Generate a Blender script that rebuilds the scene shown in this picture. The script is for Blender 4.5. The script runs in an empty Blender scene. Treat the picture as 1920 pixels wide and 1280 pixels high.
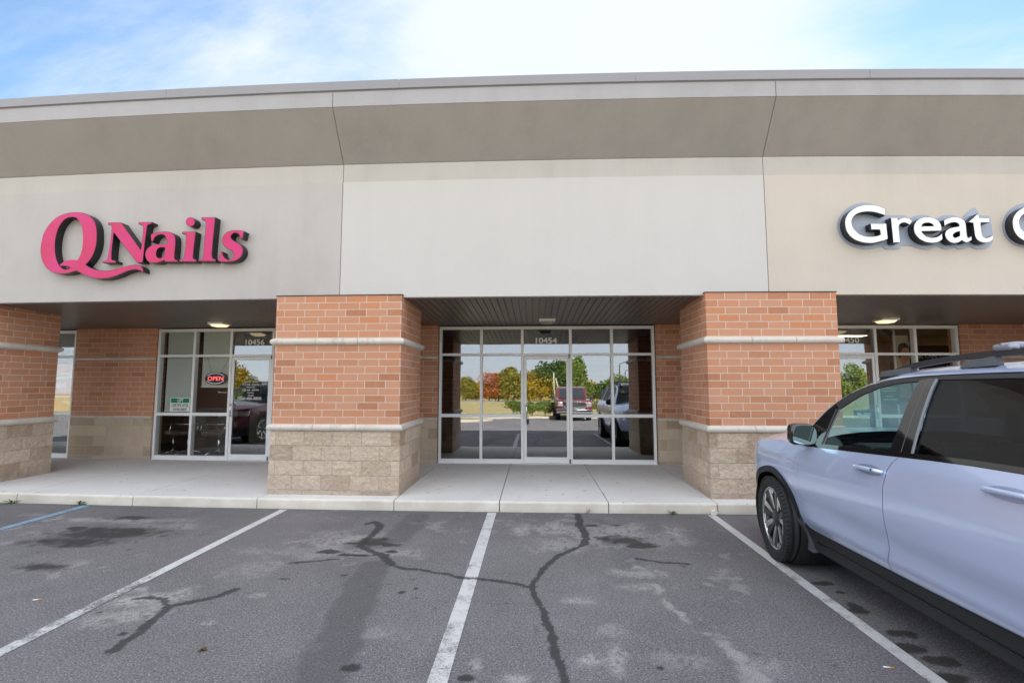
import bpy, bmesh, math, random
import numpy as np
from mathutils import Vector, Matrix, noise as mnoise
from mathutils.geometry import delaunay_2d_cdt
random.seed(7)
scene = bpy.context.scene
C = scene.collection
R = math.radians

# ------------------------------------------------------------------ camera
cam_d = bpy.data.cameras.new('camera')
cam = bpy.data.objects.new('camera', cam_d); C.objects.link(cam)
cam_d.sensor_width = 36.0; cam_d.lens = 917.5 / 1920 * 36
cam_d.clip_start = 0.05; cam_d.clip_end = 3000
cam.location = (0, 0, 1.5348)
cam.rotation_euler = (math.pi/2 + 0.0862, 0, 0.0441)
scene.camera = cam
# ------------------------------------------------------------------ light
SUN_EL, SUN_AZ = R(38), R(14)          # azimuth from +Y (behind the building) towards +X
world = bpy.data.worlds.new('World'); scene.world = world
world.use_nodes = True
wn = world.node_tree.nodes; wl = world.node_tree.links
wn.clear()
w_out = wn.new('ShaderNodeOutputWorld'); w_bg = wn.new('ShaderNodeBackground')
w_sky = wn.new('ShaderNodeTexSky'); w_sky.sky_type = 'NISHITA'; w_sky.sun_disc = False
w_sky.sun_elevation = SUN_EL; w_sky.sun_rotation = SUN_AZ
w_sky.air_density = 1.0; w_sky.dust_density = 0.2; w_sky.ozone_density = 1.6; w_sky.altitude = 240
w_bg.inputs['Strength'].default_value = 0.05
# thin streaky cloud over the sky
tc = wn.new('ShaderNodeTexCoord'); sep = wn.new('ShaderNodeSeparateXYZ')
wl.new(tc.outputs['Generated'], sep.inputs[0])
def wmath(op, a, b=None, clamp=False):
    n = wn.new('ShaderNodeMath'); n.operation = op; n.use_clamp = clamp
    for i, s in enumerate((a, b)):
        if s is None: continue
        if hasattr(s, 'type'): wl.new(s, n.inputs[i])
        else: n.inputs[i].default_value = s
    return n.outputs[0]
zz = wmath('ADD', wmath('MAXIMUM', sep.outputs[2], 0.0), 0.12)
comb = wn.new('ShaderNodeCombineXYZ')
wl.new(wmath('DIVIDE', sep.outputs[0], zz), comb.inputs[0]); wl.new(wmath('DIVIDE', sep.outputs[1], zz), comb.inputs[1])
mp = wn.new('ShaderNodeMapping'); mp.inputs['Rotation'].default_value = (0, 0, R(35)); mp.inputs['Scale'].default_value = (1.0, 2.0, 1)
mp.inputs['Location'].default_value = (2.35, 1.1, 0)
wl.new(comb.outputs[0], mp.inputs[0])
nz = wn.new('ShaderNodeTexNoise'); nz.inputs['Scale'].default_value = 1.1; nz.inputs['Detail'].default_value = 7; nz.inputs['Roughness'].default_value = 0.60
nz.inputs['Distortion'].default_value = 0.5
wl.new(mp.outputs[0], nz.inputs[0])
# more veil around the sun
dp = wn.new('ShaderNodeVectorMath'); dp.operation = 'DOT_PRODUCT'
wl.new(tc.outputs['Generated'], dp.inputs[0])
_gaz, _gel = R(5), R(40)
dp.inputs[1].default_value = (math.sin(_gaz)*math.cos(_gel), math.cos(_gaz)*math.cos(_gel), math.sin(_gel))
glow = wmath('MULTIPLY', wmath('POWER', wmath('MAXIMUM', dp.outputs['Value'], 0.0), 7.0), 0.34)
mask_in = wmath('ADD', nz.outputs[0], glow)
ramp = wn.new('ShaderNodeValToRGB'); ramp.color_ramp.elements[0].position = 0.40; ramp.color_ramp.elements[1].position = 0.82
ramp.color_ramp.interpolation = 'EASE'
wl.new(mask_in, ramp.inputs[0])
wmix = wn.new('ShaderNodeMixRGB'); wmix.inputs[2].default_value = (4.0, 4.3, 4.75, 1)      # thin cloud against the sun
wl.new(wmath('MULTIPLY', ramp.outputs[0], 0.96), wmix.inputs[0])
# bright cloud veil outside the frame, added to brighten the shaded facade
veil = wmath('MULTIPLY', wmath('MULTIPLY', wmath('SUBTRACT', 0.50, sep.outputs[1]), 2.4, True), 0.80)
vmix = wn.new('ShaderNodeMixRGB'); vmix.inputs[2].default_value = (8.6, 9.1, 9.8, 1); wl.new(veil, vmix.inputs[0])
sgain = wn.new('ShaderNodeMixRGB'); sgain.blend_type = 'MULTIPLY'; sgain.inputs[0].default_value = 1.0; sgain.inputs[2].default_value = (0.86, 0.96, 0.96, 1)
wl.new(w_sky.outputs[0], sgain.inputs[1])
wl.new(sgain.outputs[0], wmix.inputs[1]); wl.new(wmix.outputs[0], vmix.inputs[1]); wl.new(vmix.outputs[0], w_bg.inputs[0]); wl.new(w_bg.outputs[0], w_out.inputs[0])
sun_d = bpy.data.lights.new('sun', 'SUN'); sun = bpy.data.objects.new('sun', sun_d); C.objects.link(sun)
sun_d.energy = 5.0; sun_d.angle = R(0.5); sun_d.color = (1.0, 0.94, 0.84)
_sd = Vector((math.sin(SUN_AZ)*math.cos(SUN_EL), math.cos(SUN_AZ)*math.cos(SUN_EL), math.sin(SUN_EL)))
sun.rotation_euler = _sd.to_track_quat('Z', 'Y').to_euler()
scene.view_settings.view_transform = 'Standard'; scene.view_settings.look = 'None'
scene.view_settings.gamma = 1.0
scene.view_settings.exposure = 2.25
scene.cycles.max_bounces = 10; scene.cycles.transparent_max_bounces = 16; scene.cycles.glossy_bounces = 6
scene.cycles.use_denoising = True
scene.cycles.caustics_reflective = False; scene.cycles.caustics_refractive = False

# ------------------------------------------------------------------ helpers
G0Z = -0.134                      # the asphalt; the sidewalk top is z = 0
P = 6.8088; F = P + 0.07; GP = P + 2.8053; KE = P - 0.2569; CB = P - 0.381
def bow(x): return 0.0036 * x * x  # the facade is set out on a very slight curve
def flat_mid(x): return 0.004
def nobow(x): return 0.0

class MB:
    def __init__(s): s.v = []; s.f = []; s.m = []; s.sm = []
    def add(s, vs, fs, m=0, smooth=False):
        o = len(s.v); s.v += [tuple(v) for v in vs]
        for f in fs: s.f.append([i + o for i in f]); s.m.append(m); s.sm.append(smooth)
    def box(s, x0, x1, y0, y1, z0, z1, nx=None, m=0):
        if nx is None: nx = max(1, int(abs(x1 - x0) / 0.6))
        vs = []
        for i in range(nx + 1):
            x = x0 + (x1 - x0) * i / nx
            vs += [(x, y0, z0), (x, y1, z0), (x, y1, z1), (x, y0, z1)]
        fs = [(0, 1, 2, 3)]
        for i in range(nx):
            a = 4*i; b = a + 4
            fs += [(a, b, b+1, a+1), (a+1, b+1, b+2, a+2), (a+2, b+2, b+3, a+3), (a+3, b+3, b, a)]
        e = 4*nx; fs.append((e+3, e+2, e+1, e))
        s.add(vs, fs, m); return s
    def prof_x(s, prof, x0, x1, nx=None, m=0, caps=True, closed=True, smooth=False):
        # sweep a (y,z) profile along x
        if nx is None: nx = max(1, int(abs(x1 - x0) / 0.6))
        n = len(prof); vs = []
        for i in range(nx + 1):
            x = x0 + (x1 - x0) * i / nx
            vs += [(x, y, z) for y, z in prof]
        fs = []
        for i in range(nx):
            for k in range(n if closed else n - 1):
                k2 = (k + 1) % n
                fs.append((i*n + k, (i+1)*n + k, (i+1)*n + k2, i*n + k2))
        if caps and closed: fs += [tuple(range(n)), tuple(nx*n + k for k in reversed(range(n)))]
        s.add(vs, fs, m, smooth); return s
    def quad(s, a, b, c, d, m=0): s.add([a, b, c, d], [(0, 1, 2, 3)], m); return s
    def tube(s, pts, r, n=10, m=0, caps=True, r2=None):
        pts = [Vector(p) for p in pts]; N = len(pts); vs = []
        for i, p in enumerate(pts):
            t = (pts[min(i+1, N-1)] - pts[max(i-1, 0)]).normalized()
            a = t.orthogonal().normalized() if i == 0 else (u - t * u.dot(t)).normalized()
            u = a; b = t.cross(a)
            rr = r if r2 is None else r + (r2 - r) * i / max(1, N-1)
            for k in range(n):
                an = 2*math.pi*k/n; vs.append(p + a*math.cos(an)*rr + b*math.sin(an)*rr)
        fs = [(i*n + k, i*n + (k+1) % n, (i+1)*n + (k+1) % n, (i+1)*n + k) for i in range(N-1) for k in range(n)]
        if caps: fs += [tuple(reversed(range(n))), tuple((N-1)*n + k for k in range(n))]
        s.add(vs, fs, m, True); return s
    def lathe(s, prof, n=48, m=0, axis='x', c=(0, 0, 0), smooth=True):
        vs = []; L = len(prof)
        for k in range(n):
            a = 2*math.pi*k/n; ca, sa = math.cos(a), math.sin(a)
            for (h, r) in prof:
                p = (h, r*ca, r*sa) if axis == 'x' else (r*ca, r*sa, h)
                vs.append((p[0]+c[0], p[1]+c[1], p[2]+c[2]))
        fs = [(k*L+i, k*L+i+1, ((k+1) % n)*L+i+1, ((k+1) % n)*L+i) for k in range(n) for i in range(L-1)]
        s.add(vs, fs, m, smooth); return s
    def rbox(s, c, sz, r=0.02, m=0, seg=3, rot=None):
        bm = bmesh.new(); bmesh.ops.create_cube(bm, size=1.0)
        bmesh.ops.scale(bm, vec=sz, verts=bm.verts)
        bmesh.ops.bevel(bm, geom=bm.edges[:], offset=r, segments=seg, affect='EDGES', profile=0.5)
        M = Matrix.Translation(c) @ (rot.to_4x4() if rot else Matrix.Identity(4))
        bmesh.ops.transform(bm, matrix=M, verts=bm.verts)
        bm.verts.index_update()
        s.add([v.co for v in bm.verts], [[v.index for v in f.verts] for f in bm.faces], m, True); bm.free(); return s
    def build(s, name, mats, parent=None, bend=None, fix=False, origin=None):
        me = bpy.data.meshes.new(name)
        v = np.array([tuple(p) for p in s.v], dtype=float).reshape(-1, 3)
        if bend: v[:, 1] += np.array([bend(x) for x in v[:, 0]])
        if origin is None:
            o = Vector((0, 0, 0)) if parent is None else WORLD.get(parent.name, Vector((0, 0, 0)))
        else: o = Vector(origin)
        v -= np.array(o)[None, :]
        me.from_pydata([tuple(p) for p in v], [], s.f)
        mats = mats if isinstance(mats, (list, tuple)) else [mats]
        for q in mats: me.materials.append(q)
        me.polygons.foreach_set('material_index', s.m); me.polygons.foreach_set('use_smooth', s.sm)
        if fix:
            bm = bmesh.new(); bm.from_mesh(me); bmesh.ops.recalc_face_normals(bm, faces=bm.faces); bm.to_mesh(me); bm.free()
        me.update()
        ob = bpy.data.objects.new(name, me); C.objects.link(ob)
        if parent is None: ob.location = o
        else:
            ob.parent = parent
            WORLD[ob.name] = WORLD.get(parent.name, Vector((0, 0, 0))).copy()
        return ob
WORLD = {}       # world position of every thing (its parts keep the same local frame)
def tag(o, label=None, cat=None, group=None, kind=None):
    if label: o['label'] = label
    if cat: o['category'] = cat
    if group: o['group'] = group
    if kind: o['kind'] = kind
    return o
def thing(name, loc, label, cat, group=None, rz=0):
    o = bpy.data.objects.new(name, None); C.objects.link(o); o.location = loc; o.rotation_euler = (0, 0, rz)
    o.empty_display_size = 0.2
    WORLD[o.name] = Vector(loc)
    return tag(o, label, cat, group)
def local_thing(name, loc, label, cat, group=None, rz=0):
    o = thing(name, loc, label, cat, group, rz); WORLD[o.name] = Vector((0, 0, 0)); return o
def copy_tree(o, parent=None):
    c = o.copy(); C.objects.link(c)
    if parent: c.parent = parent
    for ch in list(o.children): copy_tree(ch, c)
    return c
def catmull(pts, sub=5, corner=50):
    n = len(pts); out = []
    P_ = [Vector(p) for p in pts]
    def sharp(i):
        a = P_[i] - P_[i-1]; b = P_[(i+1) % n] - P_[i]
        if a.length < 1e-6 or b.length < 1e-6: return True
        return math.degrees(a.angle(b)) > corner
    sh = [sharp(i) for i in range(n)]
    for i in range(n):
        p1, p2 = P_[i], P_[(i+1) % n]
        p0 = P_[i-1] if not sh[i] else p1*2 - p2 if False else p1
        p3 = P_[(i+2) % n] if not sh[(i+1) % n] else p2
        L = (p2 - p1).length
        m1 = (p2 - p0) * 0.5 if not sh[i] else (p2 - p1)
        m2 = (p3 - p1) * 0.5 if not sh[(i+1) % n] else (p2 - p1)
        if m1.length > 0: m1 = m1.normalized() * min(m1.length, L*1.1)
        if m2.length > 0: m2 = m2.normalized() * min(m2.length, L*1.1)
        for k in range(sub):
            t = k / sub; t2 = t*t; t3 = t2*t
            out.append(p1*(2*t3-3*t2+1) + m1*(t3-2*t2+t) + p2*(-2*t3+3*t2) + m2*(t3-t2))
    return [tuple(p) for p in out]
def curve_mesh(loops, extrude=0.0):
    cu = bpy.data.curves.new('tmp', 'CURVE'); cu.dimensions = '2D'; cu.fill_mode = 'BOTH' if extrude else 'FRONT'; cu.extrude = extrude
    for lp in loops:
        sp = cu.splines.new('POLY'); sp.points.add(len(lp) - 1)
        for i, (x, y) in enumerate(lp): sp.points[i].co = (x, y, 0, 1)
        sp.use_cyclic_u = True
    ob = bpy.data.objects.new('tmp', cu); me = bpy.data.meshes.new_from_object(ob)
    v = [tuple(q.co) for q in me.vertices]; f = [list(p.vertices) for p in me.polygons]
    bpy.data.objects.remove(ob); bpy.data.curves.remove(cu); bpy.data.meshes.remove(me)
    return v, f
def text_mesh(body, size, extrude=0.0, offset=0.0, shear=0.0, align='LEFT', spacing=1.0):
    cu = bpy.data.curves.new('tmp', 'FONT'); cu.body = body; cu.size = size; cu.extrude = extrude; cu.offset = offset; cu.shear = shear
    cu.align_x = align; cu.space_character = spacing; cu.fill_mode = 'BOTH' if extrude else 'FRONT'; cu.resolution_u = 6
    ob = bpy.data.objects.new('tmp', cu); me = bpy.data.meshes.new_from_object(ob)
    v = [tuple(q.co) for q in me.vertices]; f = [list(p.vertices) for p in me.polygons]
    bpy.data.objects.remove(ob); bpy.data.curves.remove(cu); bpy.data.meshes.remove(me)
    return v, f
def text_xz(mb, body, x0, x1, z, y, cap=None, m=0, extrude=0.001, offset=0.0, shear=0.0):
    # lettering that stands in the xz plane, read from -y, fitted between x0 and x1, cap height cap
    v, f = text_mesh(body, 1.0, 0.0, offset, shear)
    xs = [p[0] for p in v]; ys = [p[1] for p in v]; a, b = min(xs), max(xs); c, d = min(ys), max(ys)
    k = (x1 - x0)/(b - a); kz = k if cap is None else cap/(d - c)
    vs = [(x0 + (p[0]-a)*k, y, z + (p[1]-c)*kz) for p in v]
    mb.add(vs, f, m)
def shrink(poly, d):
    n = len(poly); out = []
    A = sum(poly[i][0]*poly[(i+1) % n][1] - poly[(i+1) % n][0]*poly[i][1] for i in range(n))
    s = 1 if A > 0 else -1
    for i in range(n):
        p0, p1, p2 = Vector(poly[i-1]), Vector(poly[i]), Vector(poly[(i+1) % n])
        t = (p2 - p0)
        if t.length < 1e-9: out.append(tuple(p1)); continue
        t.normalize(); nrm = Vector((-t.y, t.x)) * s
        out.append(tuple(p1 + nrm*d))
    return out
# ------------------------------------------------------------------ materials
class NT:
    def __init__(s, name):
        s.mat = bpy.data.materials.new(name); s.mat.use_nodes = True
        s.n = s.mat.node_tree.nodes; s.l = s.mat.node_tree.links
        s.b = s.n['Principled BSDF']; s.out = s.n['Material Output']
        s.tc = None
    def set(s, **k):
        for a, v in k.items():
            i = s.b.inputs[a.replace('_', ' ')]
            if hasattr(v, 'is_linked'): s.l.new(v, i)
            else: i.default_value = (*v, 1) if isinstance(v, tuple) and len(v) == 3 else v
        return s
    def coord(s):
        if s.tc is None: s.tc = s.n.new('ShaderNodeNewGeometry')
        return s.tc.outputs['Position']
    def node(s, t, ins=None, **props):
        n = s.n.new(t)
        for a, v in props.items(): setattr(n, a, v)
        for a, v in (ins or {}).items():
            i = n.inputs[a]
            if hasattr(v, 'is_linked'): s.l.new(v, i)
            else: i.default_value = (*v, 1) if isinstance(v, tuple) and len(v) == 3 and i.type == 'RGBA' else v
        return n
    def math(s, op, a, b=0.0, clamp=False):
        return s.node('ShaderNodeMath', {0: a, 1: b}, operation=op, use_clamp=clamp).outputs[0]
    def noise(s, scale, detail=4, rough=0.55, vec=None, stretch=None, dist=0.0):
        v = vec or s.coord()
        if stretch:
            v = s.node('ShaderNodeMapping', {0: v, 'Scale': stretch}).outputs[0]
        return s.node('ShaderNodeTexNoise', {'Vector': v, 'Scale': scale, 'Detail': detail, 'Roughness': rough, 'Distortion': dist}).outputs[0]
    def ramp(s, fac, stops, interp='LINEAR'):
        n = s.node('ShaderNodeValToRGB', {0: fac}); r = n.color_ramp; r.interpolation = interp
        while len(r.elements) < len(stops): r.elements.new(0.5)
        for e, (p, c) in zip(r.elements, stops):
            e.position = p; e.color = (*c, 1) if isinstance(c, tuple) else (c, c, c, 1)
        return n.outputs[0]
    def mix(s, fac, a, b, blend='MIX'):
        return s.node('ShaderNodeMixRGB', {0: fac, 1: a, 2: b}, blend_type=blend).outputs[0]
    def bump(s, h, strength=0.3, dist=0.01, normal=None):
        d = {'Height': h, 'Strength': strength, 'Distance': dist}
        if normal: d['Normal'] = normal
        return s.node('ShaderNodeBump', d).outputs[0]
def simple(name, col, rough=0.6, metal=0.0, var=0.0, scale=6.0, bump=0.0, bscale=80.0, **k):
    t = NT(name)
    if var:
        c = t.ramp(t.noise(scale), [(0.3, tuple(max(0, x*(1-var)) for x in col)), (0.7, tuple(x*(1+var) for x in col))])
        t.set(Base_Color=c)
    else: t.set(Base_Color=col)
    t.set(Roughness=rough, Metallic=metal, **k)
    if bump: t.set(Normal=t.bump(t.noise(bscale, 6), bump, 0.004))
    return t.mat
def stucco(name, col, grain=0.5, streak=0.05):
    t = NT(name)
    big = t.noise(0.55, 4, 0.6); st = t.noise(1.0, 6, 0.62, stretch=(2.6, 2.6, 0.22)); fine = t.noise(110, 4, 0.75); pat = t.noise(2.3, 5, 0.6)
    f = t.math('ADD', t.math('MULTIPLY', big, 0.45), t.math('ADD', t.math('MULTIPLY', st, 0.35), t.math('MULTIPLY', pat, 0.20)))
    c = t.ramp(f, [(0.36, tuple(x*(1-streak*2.2) for x in col)), (0.5, col), (0.64, tuple(min(1, x*(1+streak*1.4)) for x in col))])
    run = t.math('MULTIPLY', t.ramp(st, [(0.60, 0.0), (0.78, 1.0)]), 0.5*min(1, streak*8))
    c = t.mix(run, c, tuple(x*0.86 for x in col))
    c = t.mix(t.math('MULTIPLY', t.ramp(fine, [(0.40, 0.0), (0.70, 1.0)]), 0.13), c, tuple(x*0.55 for x in col))
    t.set(Base_Color=c, Roughness=0.92, Normal=t.bump(t.math('ADD', t.noise(70, 5, 0.75), t.math('MULTIPLY', t.noise(9, 3), 0.6)), grain, 0.008))
    return t.mat
M = {}
M['stucco_left'] = stucco('stucco_grey', (0.50, 0.465, 0.445))
M['stucco_mid'] = stucco('stucco_pale', (0.595, 0.57, 0.548), streak=0.013)
M['stucco_right'] = stucco('stucco_beige', (0.60, 0.535, 0.465), streak=0.03)
M['stucco_frieze'] = stucco('stucco_frieze', (0.515, 0.485, 0.45))
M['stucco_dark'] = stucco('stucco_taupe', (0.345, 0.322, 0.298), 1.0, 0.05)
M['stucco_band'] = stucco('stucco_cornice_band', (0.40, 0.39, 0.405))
M['coping'] = simple('coping_metal', (0.27, 0.265, 0.285), 0.5, 0.0, 0.03, 1.5)
M['soft_joint'] = simple('sealant_joint', (0.20, 0.185, 0.17), 0.9)
M['dark_gap'] = simple('shadow_line_black', (0.02, 0.018, 0.016), 0.9)
def brick(name, dark=0.94):
    t = NT(name)
    sp = t.node('ShaderNodeSeparateXYZ', {0: t.coord()})
    u = t.math('ADD', sp.outputs[0], sp.outputs[1])
    vec = t.node('ShaderNodeCombineXYZ', {0: u, 1: t.math('ADD', sp.outputs[2], 0.0475)}).outputs[0]
    bk = t.node('ShaderNodeTexBrick', {'Vector': vec, 'Scale': 1.0, 'Mortar Size': 0.0052, 'Mortar Smooth': 0.2, 'Bias': 0.0,
                                       'Brick Width': 0.2965, 'Row Height': 0.1016,
                                       'Color1': (0.0, 0.0, 0.0), 'Color2': (1.0, 1.0, 1.0), 'Mortar': (0.5, 0.5, 0.5)},
                offset=0.34, offset_frequency=2, squash=1.0)
    spk = t.noise(120, 4, 0.7); mid = t.noise(14, 4)
    per = t.ramp(bk.outputs['Color'], [(0.0, (0.47*dark, 0.195*dark, 0.10*dark)), (0.16, (0.53*dark, 0.235*dark, 0.122*dark)), (0.35, (0.60*dark, 0.28*dark, 0.155*dark)), (0.7, (0.62*dark, 0.31*dark, 0.19*dark)), (1.0, (0.62*dark, 0.25*dark, 0.115*dark))])
    c = t.mix(t.math('MULTIPLY', t.ramp(spk, [(0.42, 0.0), (0.75, 1.0)]), 0.35), per, (0.30*dark, 0.125*dark, 0.07*dark))
    c = t.mix(t.math('MULTIPLY', t.ramp(mid, [(0.45, 0.0), (0.8, 1.0)]), 0.35), c, (0.58*dark, 0.30*dark, 0.21*dark))
    mort = t.mix(t.noise(9, 3), (0.57, 0.485, 0.405), (0.66, 0.58, 0.50))
    c = t.mix(bk.outputs['Fac'], c, mort)
    h = t.math('ADD', t.math('MULTIPLY', bk.outputs['Fac'], -1.0), t.math('MULTIPLY', spk, 0.18))
    t.set(Base_Color=c, Roughness=0.88, Normal=t.bump(h, 0.5, 0.006))
    return t.mat
M['brick'] = brick('red_brick')
M['brick_wall'] = M['brick']
def block(name, rough_face=1.0, tint=(0.71, 0.575, 0.445)):
    t = NT(name)
    sp = t.node('ShaderNodeSeparateXYZ', {0: t.coord()})
    u = t.math('ADD', t.math('ADD', sp.outputs[0], sp.outputs[1]), 0.05)
    vec = t.node('ShaderNodeCombineXYZ', {0: u, 1: t.math('SUBTRACT', sp.outputs[2], 0.061)}).outputs[0]
    bk = t.node('ShaderNodeTexBrick', {'Vector': vec, 'Scale': 1.0, 'Mortar Size': 0.0065, 'Mortar Smooth': 0.3, 'Bias': 0.0,
                                       'Brick Width': 0.4064, 'Row Height': 0.2032,
                                       'Color1': (0.0, 0.0, 0.0), 'Color2': (1.0, 1.0, 1.0), 'Mortar': (0.5, 0.5, 0.5)}, offset=0.38, offset_frequency=2)
    a, b, c3 = tint
    per = t.ramp(bk.outputs['Color'], [(0.0, (a*0.66, b*0.61, c3*0.56)), (0.25, (a*0.94, b*0.92, c3*0.9)), (0.6, tint), (1.0, (a*1.12, b*1.12, c3*1.12))])
    n1 = t.noise(22, 8, 0.72); n2 = t.noise(3.0, 4)
    c = t.mix(t.math('MULTIPLY', t.ramp(n1, [(0.35, 1.0), (0.62, 0.0)]), 0.42*rough_face + 0.08), per, (a*0.55, b*0.47, c3*0.40))
    c = t.mix(t.math('MULTIPLY', t.ramp(n2, [(0.5, 0.0), (0.8, 1.0)]), 0.45), c, (0.70, 0.61, 0.50))
    # splash grime low on the wall
    grime = t.math('MULTIPLY', t.ramp(t.math('ADD', sp.outputs[2], t.math('MULTIPLY', n2, 0.2)), [(0.07, 1.0), (0.34, 0.0)]), 0.55)
    c = t.mix(grime, c, (0.40, 0.31, 0.28))
    c = t.mix(t.math('MULTIPLY', bk.outputs['Fac'], 0.75), c, (0.50, 0.41, 0.31))
    h = t.math('ADD', t.math('MULTIPLY', bk.outputs['Fac'], -0.5), t.math('MULTIPLY', t.noise(26, 9, 0.68, dist=0.4), 1.6*rough_face))
    t.set(Base_Color=c, Roughness=0.95, Normal=t.bump(h, 0.85*rough_face + 0.1, 0.022))
    return t.mat
M['block'] = block('split_face_block')
M['block_wall'] = block('block_recessed', 0.25, (0.56, 0.46, 0.345))
def cast_stone():
    t = NT('cast_stone')
    n = t.noise(5, 5); st = t.noise(7, 6, 0.65, stretch=(1, 1, 0.3))
    c = t.ramp(n, [(0.3, (0.58, 0.52, 0.455)), (0.7, (0.66, 0.605, 0.54))])
    c = t.mix(t.math('MULTIPLY', t.ramp(st, [(0.55, 0.0), (0.74, 1.0)]), 0.55), c, (0.27, 0.25, 0.235))
    t.set(Base_Color=c, Roughness=0.85, Normal=t.bump(t.noise(90, 4), 0.25, 0.004)); return t.mat
M['stone'] = cast_stone()
def concrete():
    t = NT('sidewalk_concrete')
    n = t.noise(1.1, 5); f = t.noise(60, 4, 0.7); bl = t.noise(3.4, 6, 0.65)
    c = t.ramp(n, [(0.3, (0.68, 0.655, 0.635)), (0.7, (0.77, 0.745, 0.72))])
    c = t.mix(t.math('MULTIPLY', t.ramp(f, [(0.4, 0.0), (0.75, 1.0)]), 0.22), c, (0.30, 0.29, 0.28))
    c = t.mix(t.math('MULTIPLY', t.ramp(bl, [(0.56, 0.0), (0.72, 1.0)]), 0.20), c, (0.33, 0.31, 0.295))
    spots = t.noise(9, 2, 0.4)
    c = t.mix(t.math('MULTIPLY', t.ramp(spots, [(0.70, 0.0), (0.72, 1.0)]), 0.5), c, (0.16, 0.15, 0.14))
    # kerb face is yellower and stained
    nrm = t.node('ShaderNodeSeparateXYZ', {0: t.tc.outputs['True Normal']})
    face = t.ramp(t.math('ABSOLUTE', nrm.outputs[2]), [(0.4, 1.0), (0.9, 0.0)])
    kc = t.ramp(t.noise(2.2, 6, 0.6), [(0.3, (0.60, 0.535, 0.45)), (0.7, (0.78, 0.72, 0.63))])
    c = t.mix(face, c, kc)
    t.set(Base_Color=c, Roughness=0.9, Normal=t.bump(f, 0.25, 0.003)); return t.mat
M['concrete'] = concrete()
def asphalt(name, line=None):
    t = NT(name)
    at = lambda k: t.node('ShaderNodeAttribute', attribute_name=k).outputs['Fac']
    g1 = t.noise(75, 6, 0.9); g2 = t.noise(120, 3, 0.8); big = t.noise(0.35, 5, 0.6); med = t.noise(2.6, 6, 0.65)
    vo = t.node('ShaderNodeTexVoronoi', {'Vector': t.coord(), 'Scale': 62.0}); 
    base = t.ramp(t.math('ADD', t.math('MULTIPLY', big, 0.5), t.math('MULTIPLY', med, 0.5)), [(0.3, (0.080, 0.076, 0.081)), (0.55, (0.106, 0.101, 0.107)), (0.75, (0.140, 0.134, 0.139))])
    c = t.mix(t.ramp(g1, [(0.45, 0.0), (0.60, 1.0)]), base, t.mix(1.0, base, (2.5, 2.45, 2.42), 'MULTIPLY'))
    c = t.mix(t.math('MULTIPLY', t.ramp(g1, [(0.38, 1.0), (0.48, 0.0)]), 0.9), c, (0.042, 0.040, 0.042))
    c = t.mix(t.math('MULTIPLY', t.ramp(vo.outputs['Distance'], [(0.18, 1.0), (0.38, 0.0)]), t.ramp(g2, [(0.46, 0.0), (0.60, 0.95)])), c, (0.42, 0.405, 0.40))
    pal = t.math('MULTIPLY', at('pale'), t.ramp(g1, [(0.36, 0.25), (0.57, 1.0)]), True)
    c = t.mix(pal, c, (0.45, 0.425, 0.415))
    c = t.mix(t.math('MULTIPLY', at('track'), 0.55), c, (0.060, 0.059, 0.063))
    oil = t.math('MULTIPLY', at('oil'), t.ramp(g1, [(0.25, 1.0), (0.75, 0.75)]), True)
    c = t.mix(oil, c, (0.018, 0.015, 0.015))
    tar = t.math('MULTIPLY', at('tar'), t.ramp(g2, [(0.25, 1.0), (0.8, 0.7)]), True)
    c = t.mix(tar, c, (0.026, 0.026, 0.027))
    if line:
        w = t.math('SUBTRACT', t.math('ADD', t.math('MULTIPLY', g1, 0.6), t.math('MULTIPLY', t.noise(7, 6, 0.7), 0.55)), at('wear'))
        pm = t.ramp(w, [(0.26, 0.0), (0.40, 1.0)])
        pm = t.math('MULTIPLY', pm, t.math('SUBTRACT', 1.0, t.math('MULTIPLY', tar, 0.95)), True)
        lc = t.mix(t.math('MULTIPLY', t.noise(30, 5), 0.5), line, tuple(x*0.62 for x in line))
        c = t.mix(pm, c, lc)
    t.set(Base_Color=c, Roughness=0.85, Normal=t.bump(t.math('ADD', g1, t.math('MULTIPLY', g2, 0.5)), 0.55, 0.006))
    return t.mat
M['asphalt'] = asphalt('asphalt')
M['paint_white'] = asphalt('worn_white_paint', (0.62, 0.615, 0.615))
M['paint_blue'] = asphalt('worn_blue_paint', (0.26, 0.46, 0.66))
def soffit():
    t = NT('soffit_metal'); t.set(Base_Color=t.ramp(t.noise(0.8, 3), [(0.3, (0.15, 0.122, 0.105)), (0.7, (0.165, 0.136, 0.118))]), Roughness=0.38, Metallic=0.15); return t.mat
M['soffit'] = soffit()
M['alu'] = simple('storefront_aluminium', (0.88, 0.88, 0.88), 0.45, 0.0, 0.03, 3)
M['alu_dark'] = simple('dark_hardware', (0.10, 0.10, 0.105), 0.4, 0.6)
M['chrome'] = simple('chrome', (0.75, 0.76, 0.78), 0.08, 1.0)
def glass(name, refl, tint, rough=0.0, wob=0.0, fres=0.22):
    t = NT(name); n = t.n; n.remove(t.b)
    tr = t.node('ShaderNodeBsdfTransparent', {'Color': tint}); gl = t.node('ShaderNodeBsdfGlossy', {'Color': (0.95, 0.97, 1.0), 'Roughness': rough})
    lw = t.node('ShaderNodeLayerWeight', {'Blend': 0.25})
    if wob: t.l.new(t.bump(t.noise(1.3, 1, 0.4), 1.0, wob), gl.inputs['Normal'])
    fac = t.math('ADD', refl, t.math('MULTIPLY', lw.outputs['Fresnel'], fres), True)
    mx = t.node('ShaderNodeMixShader', {0: fac, 1: tr.outputs[0], 2: gl.outputs[0]})
    t.l.new(mx.outputs[0], t.out.inputs[0]); return t.mat
M['pane'] = glass('storefront_glass', 0.20, (0.60, 0.62, 0.62), 0.0, 0.0012)
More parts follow.
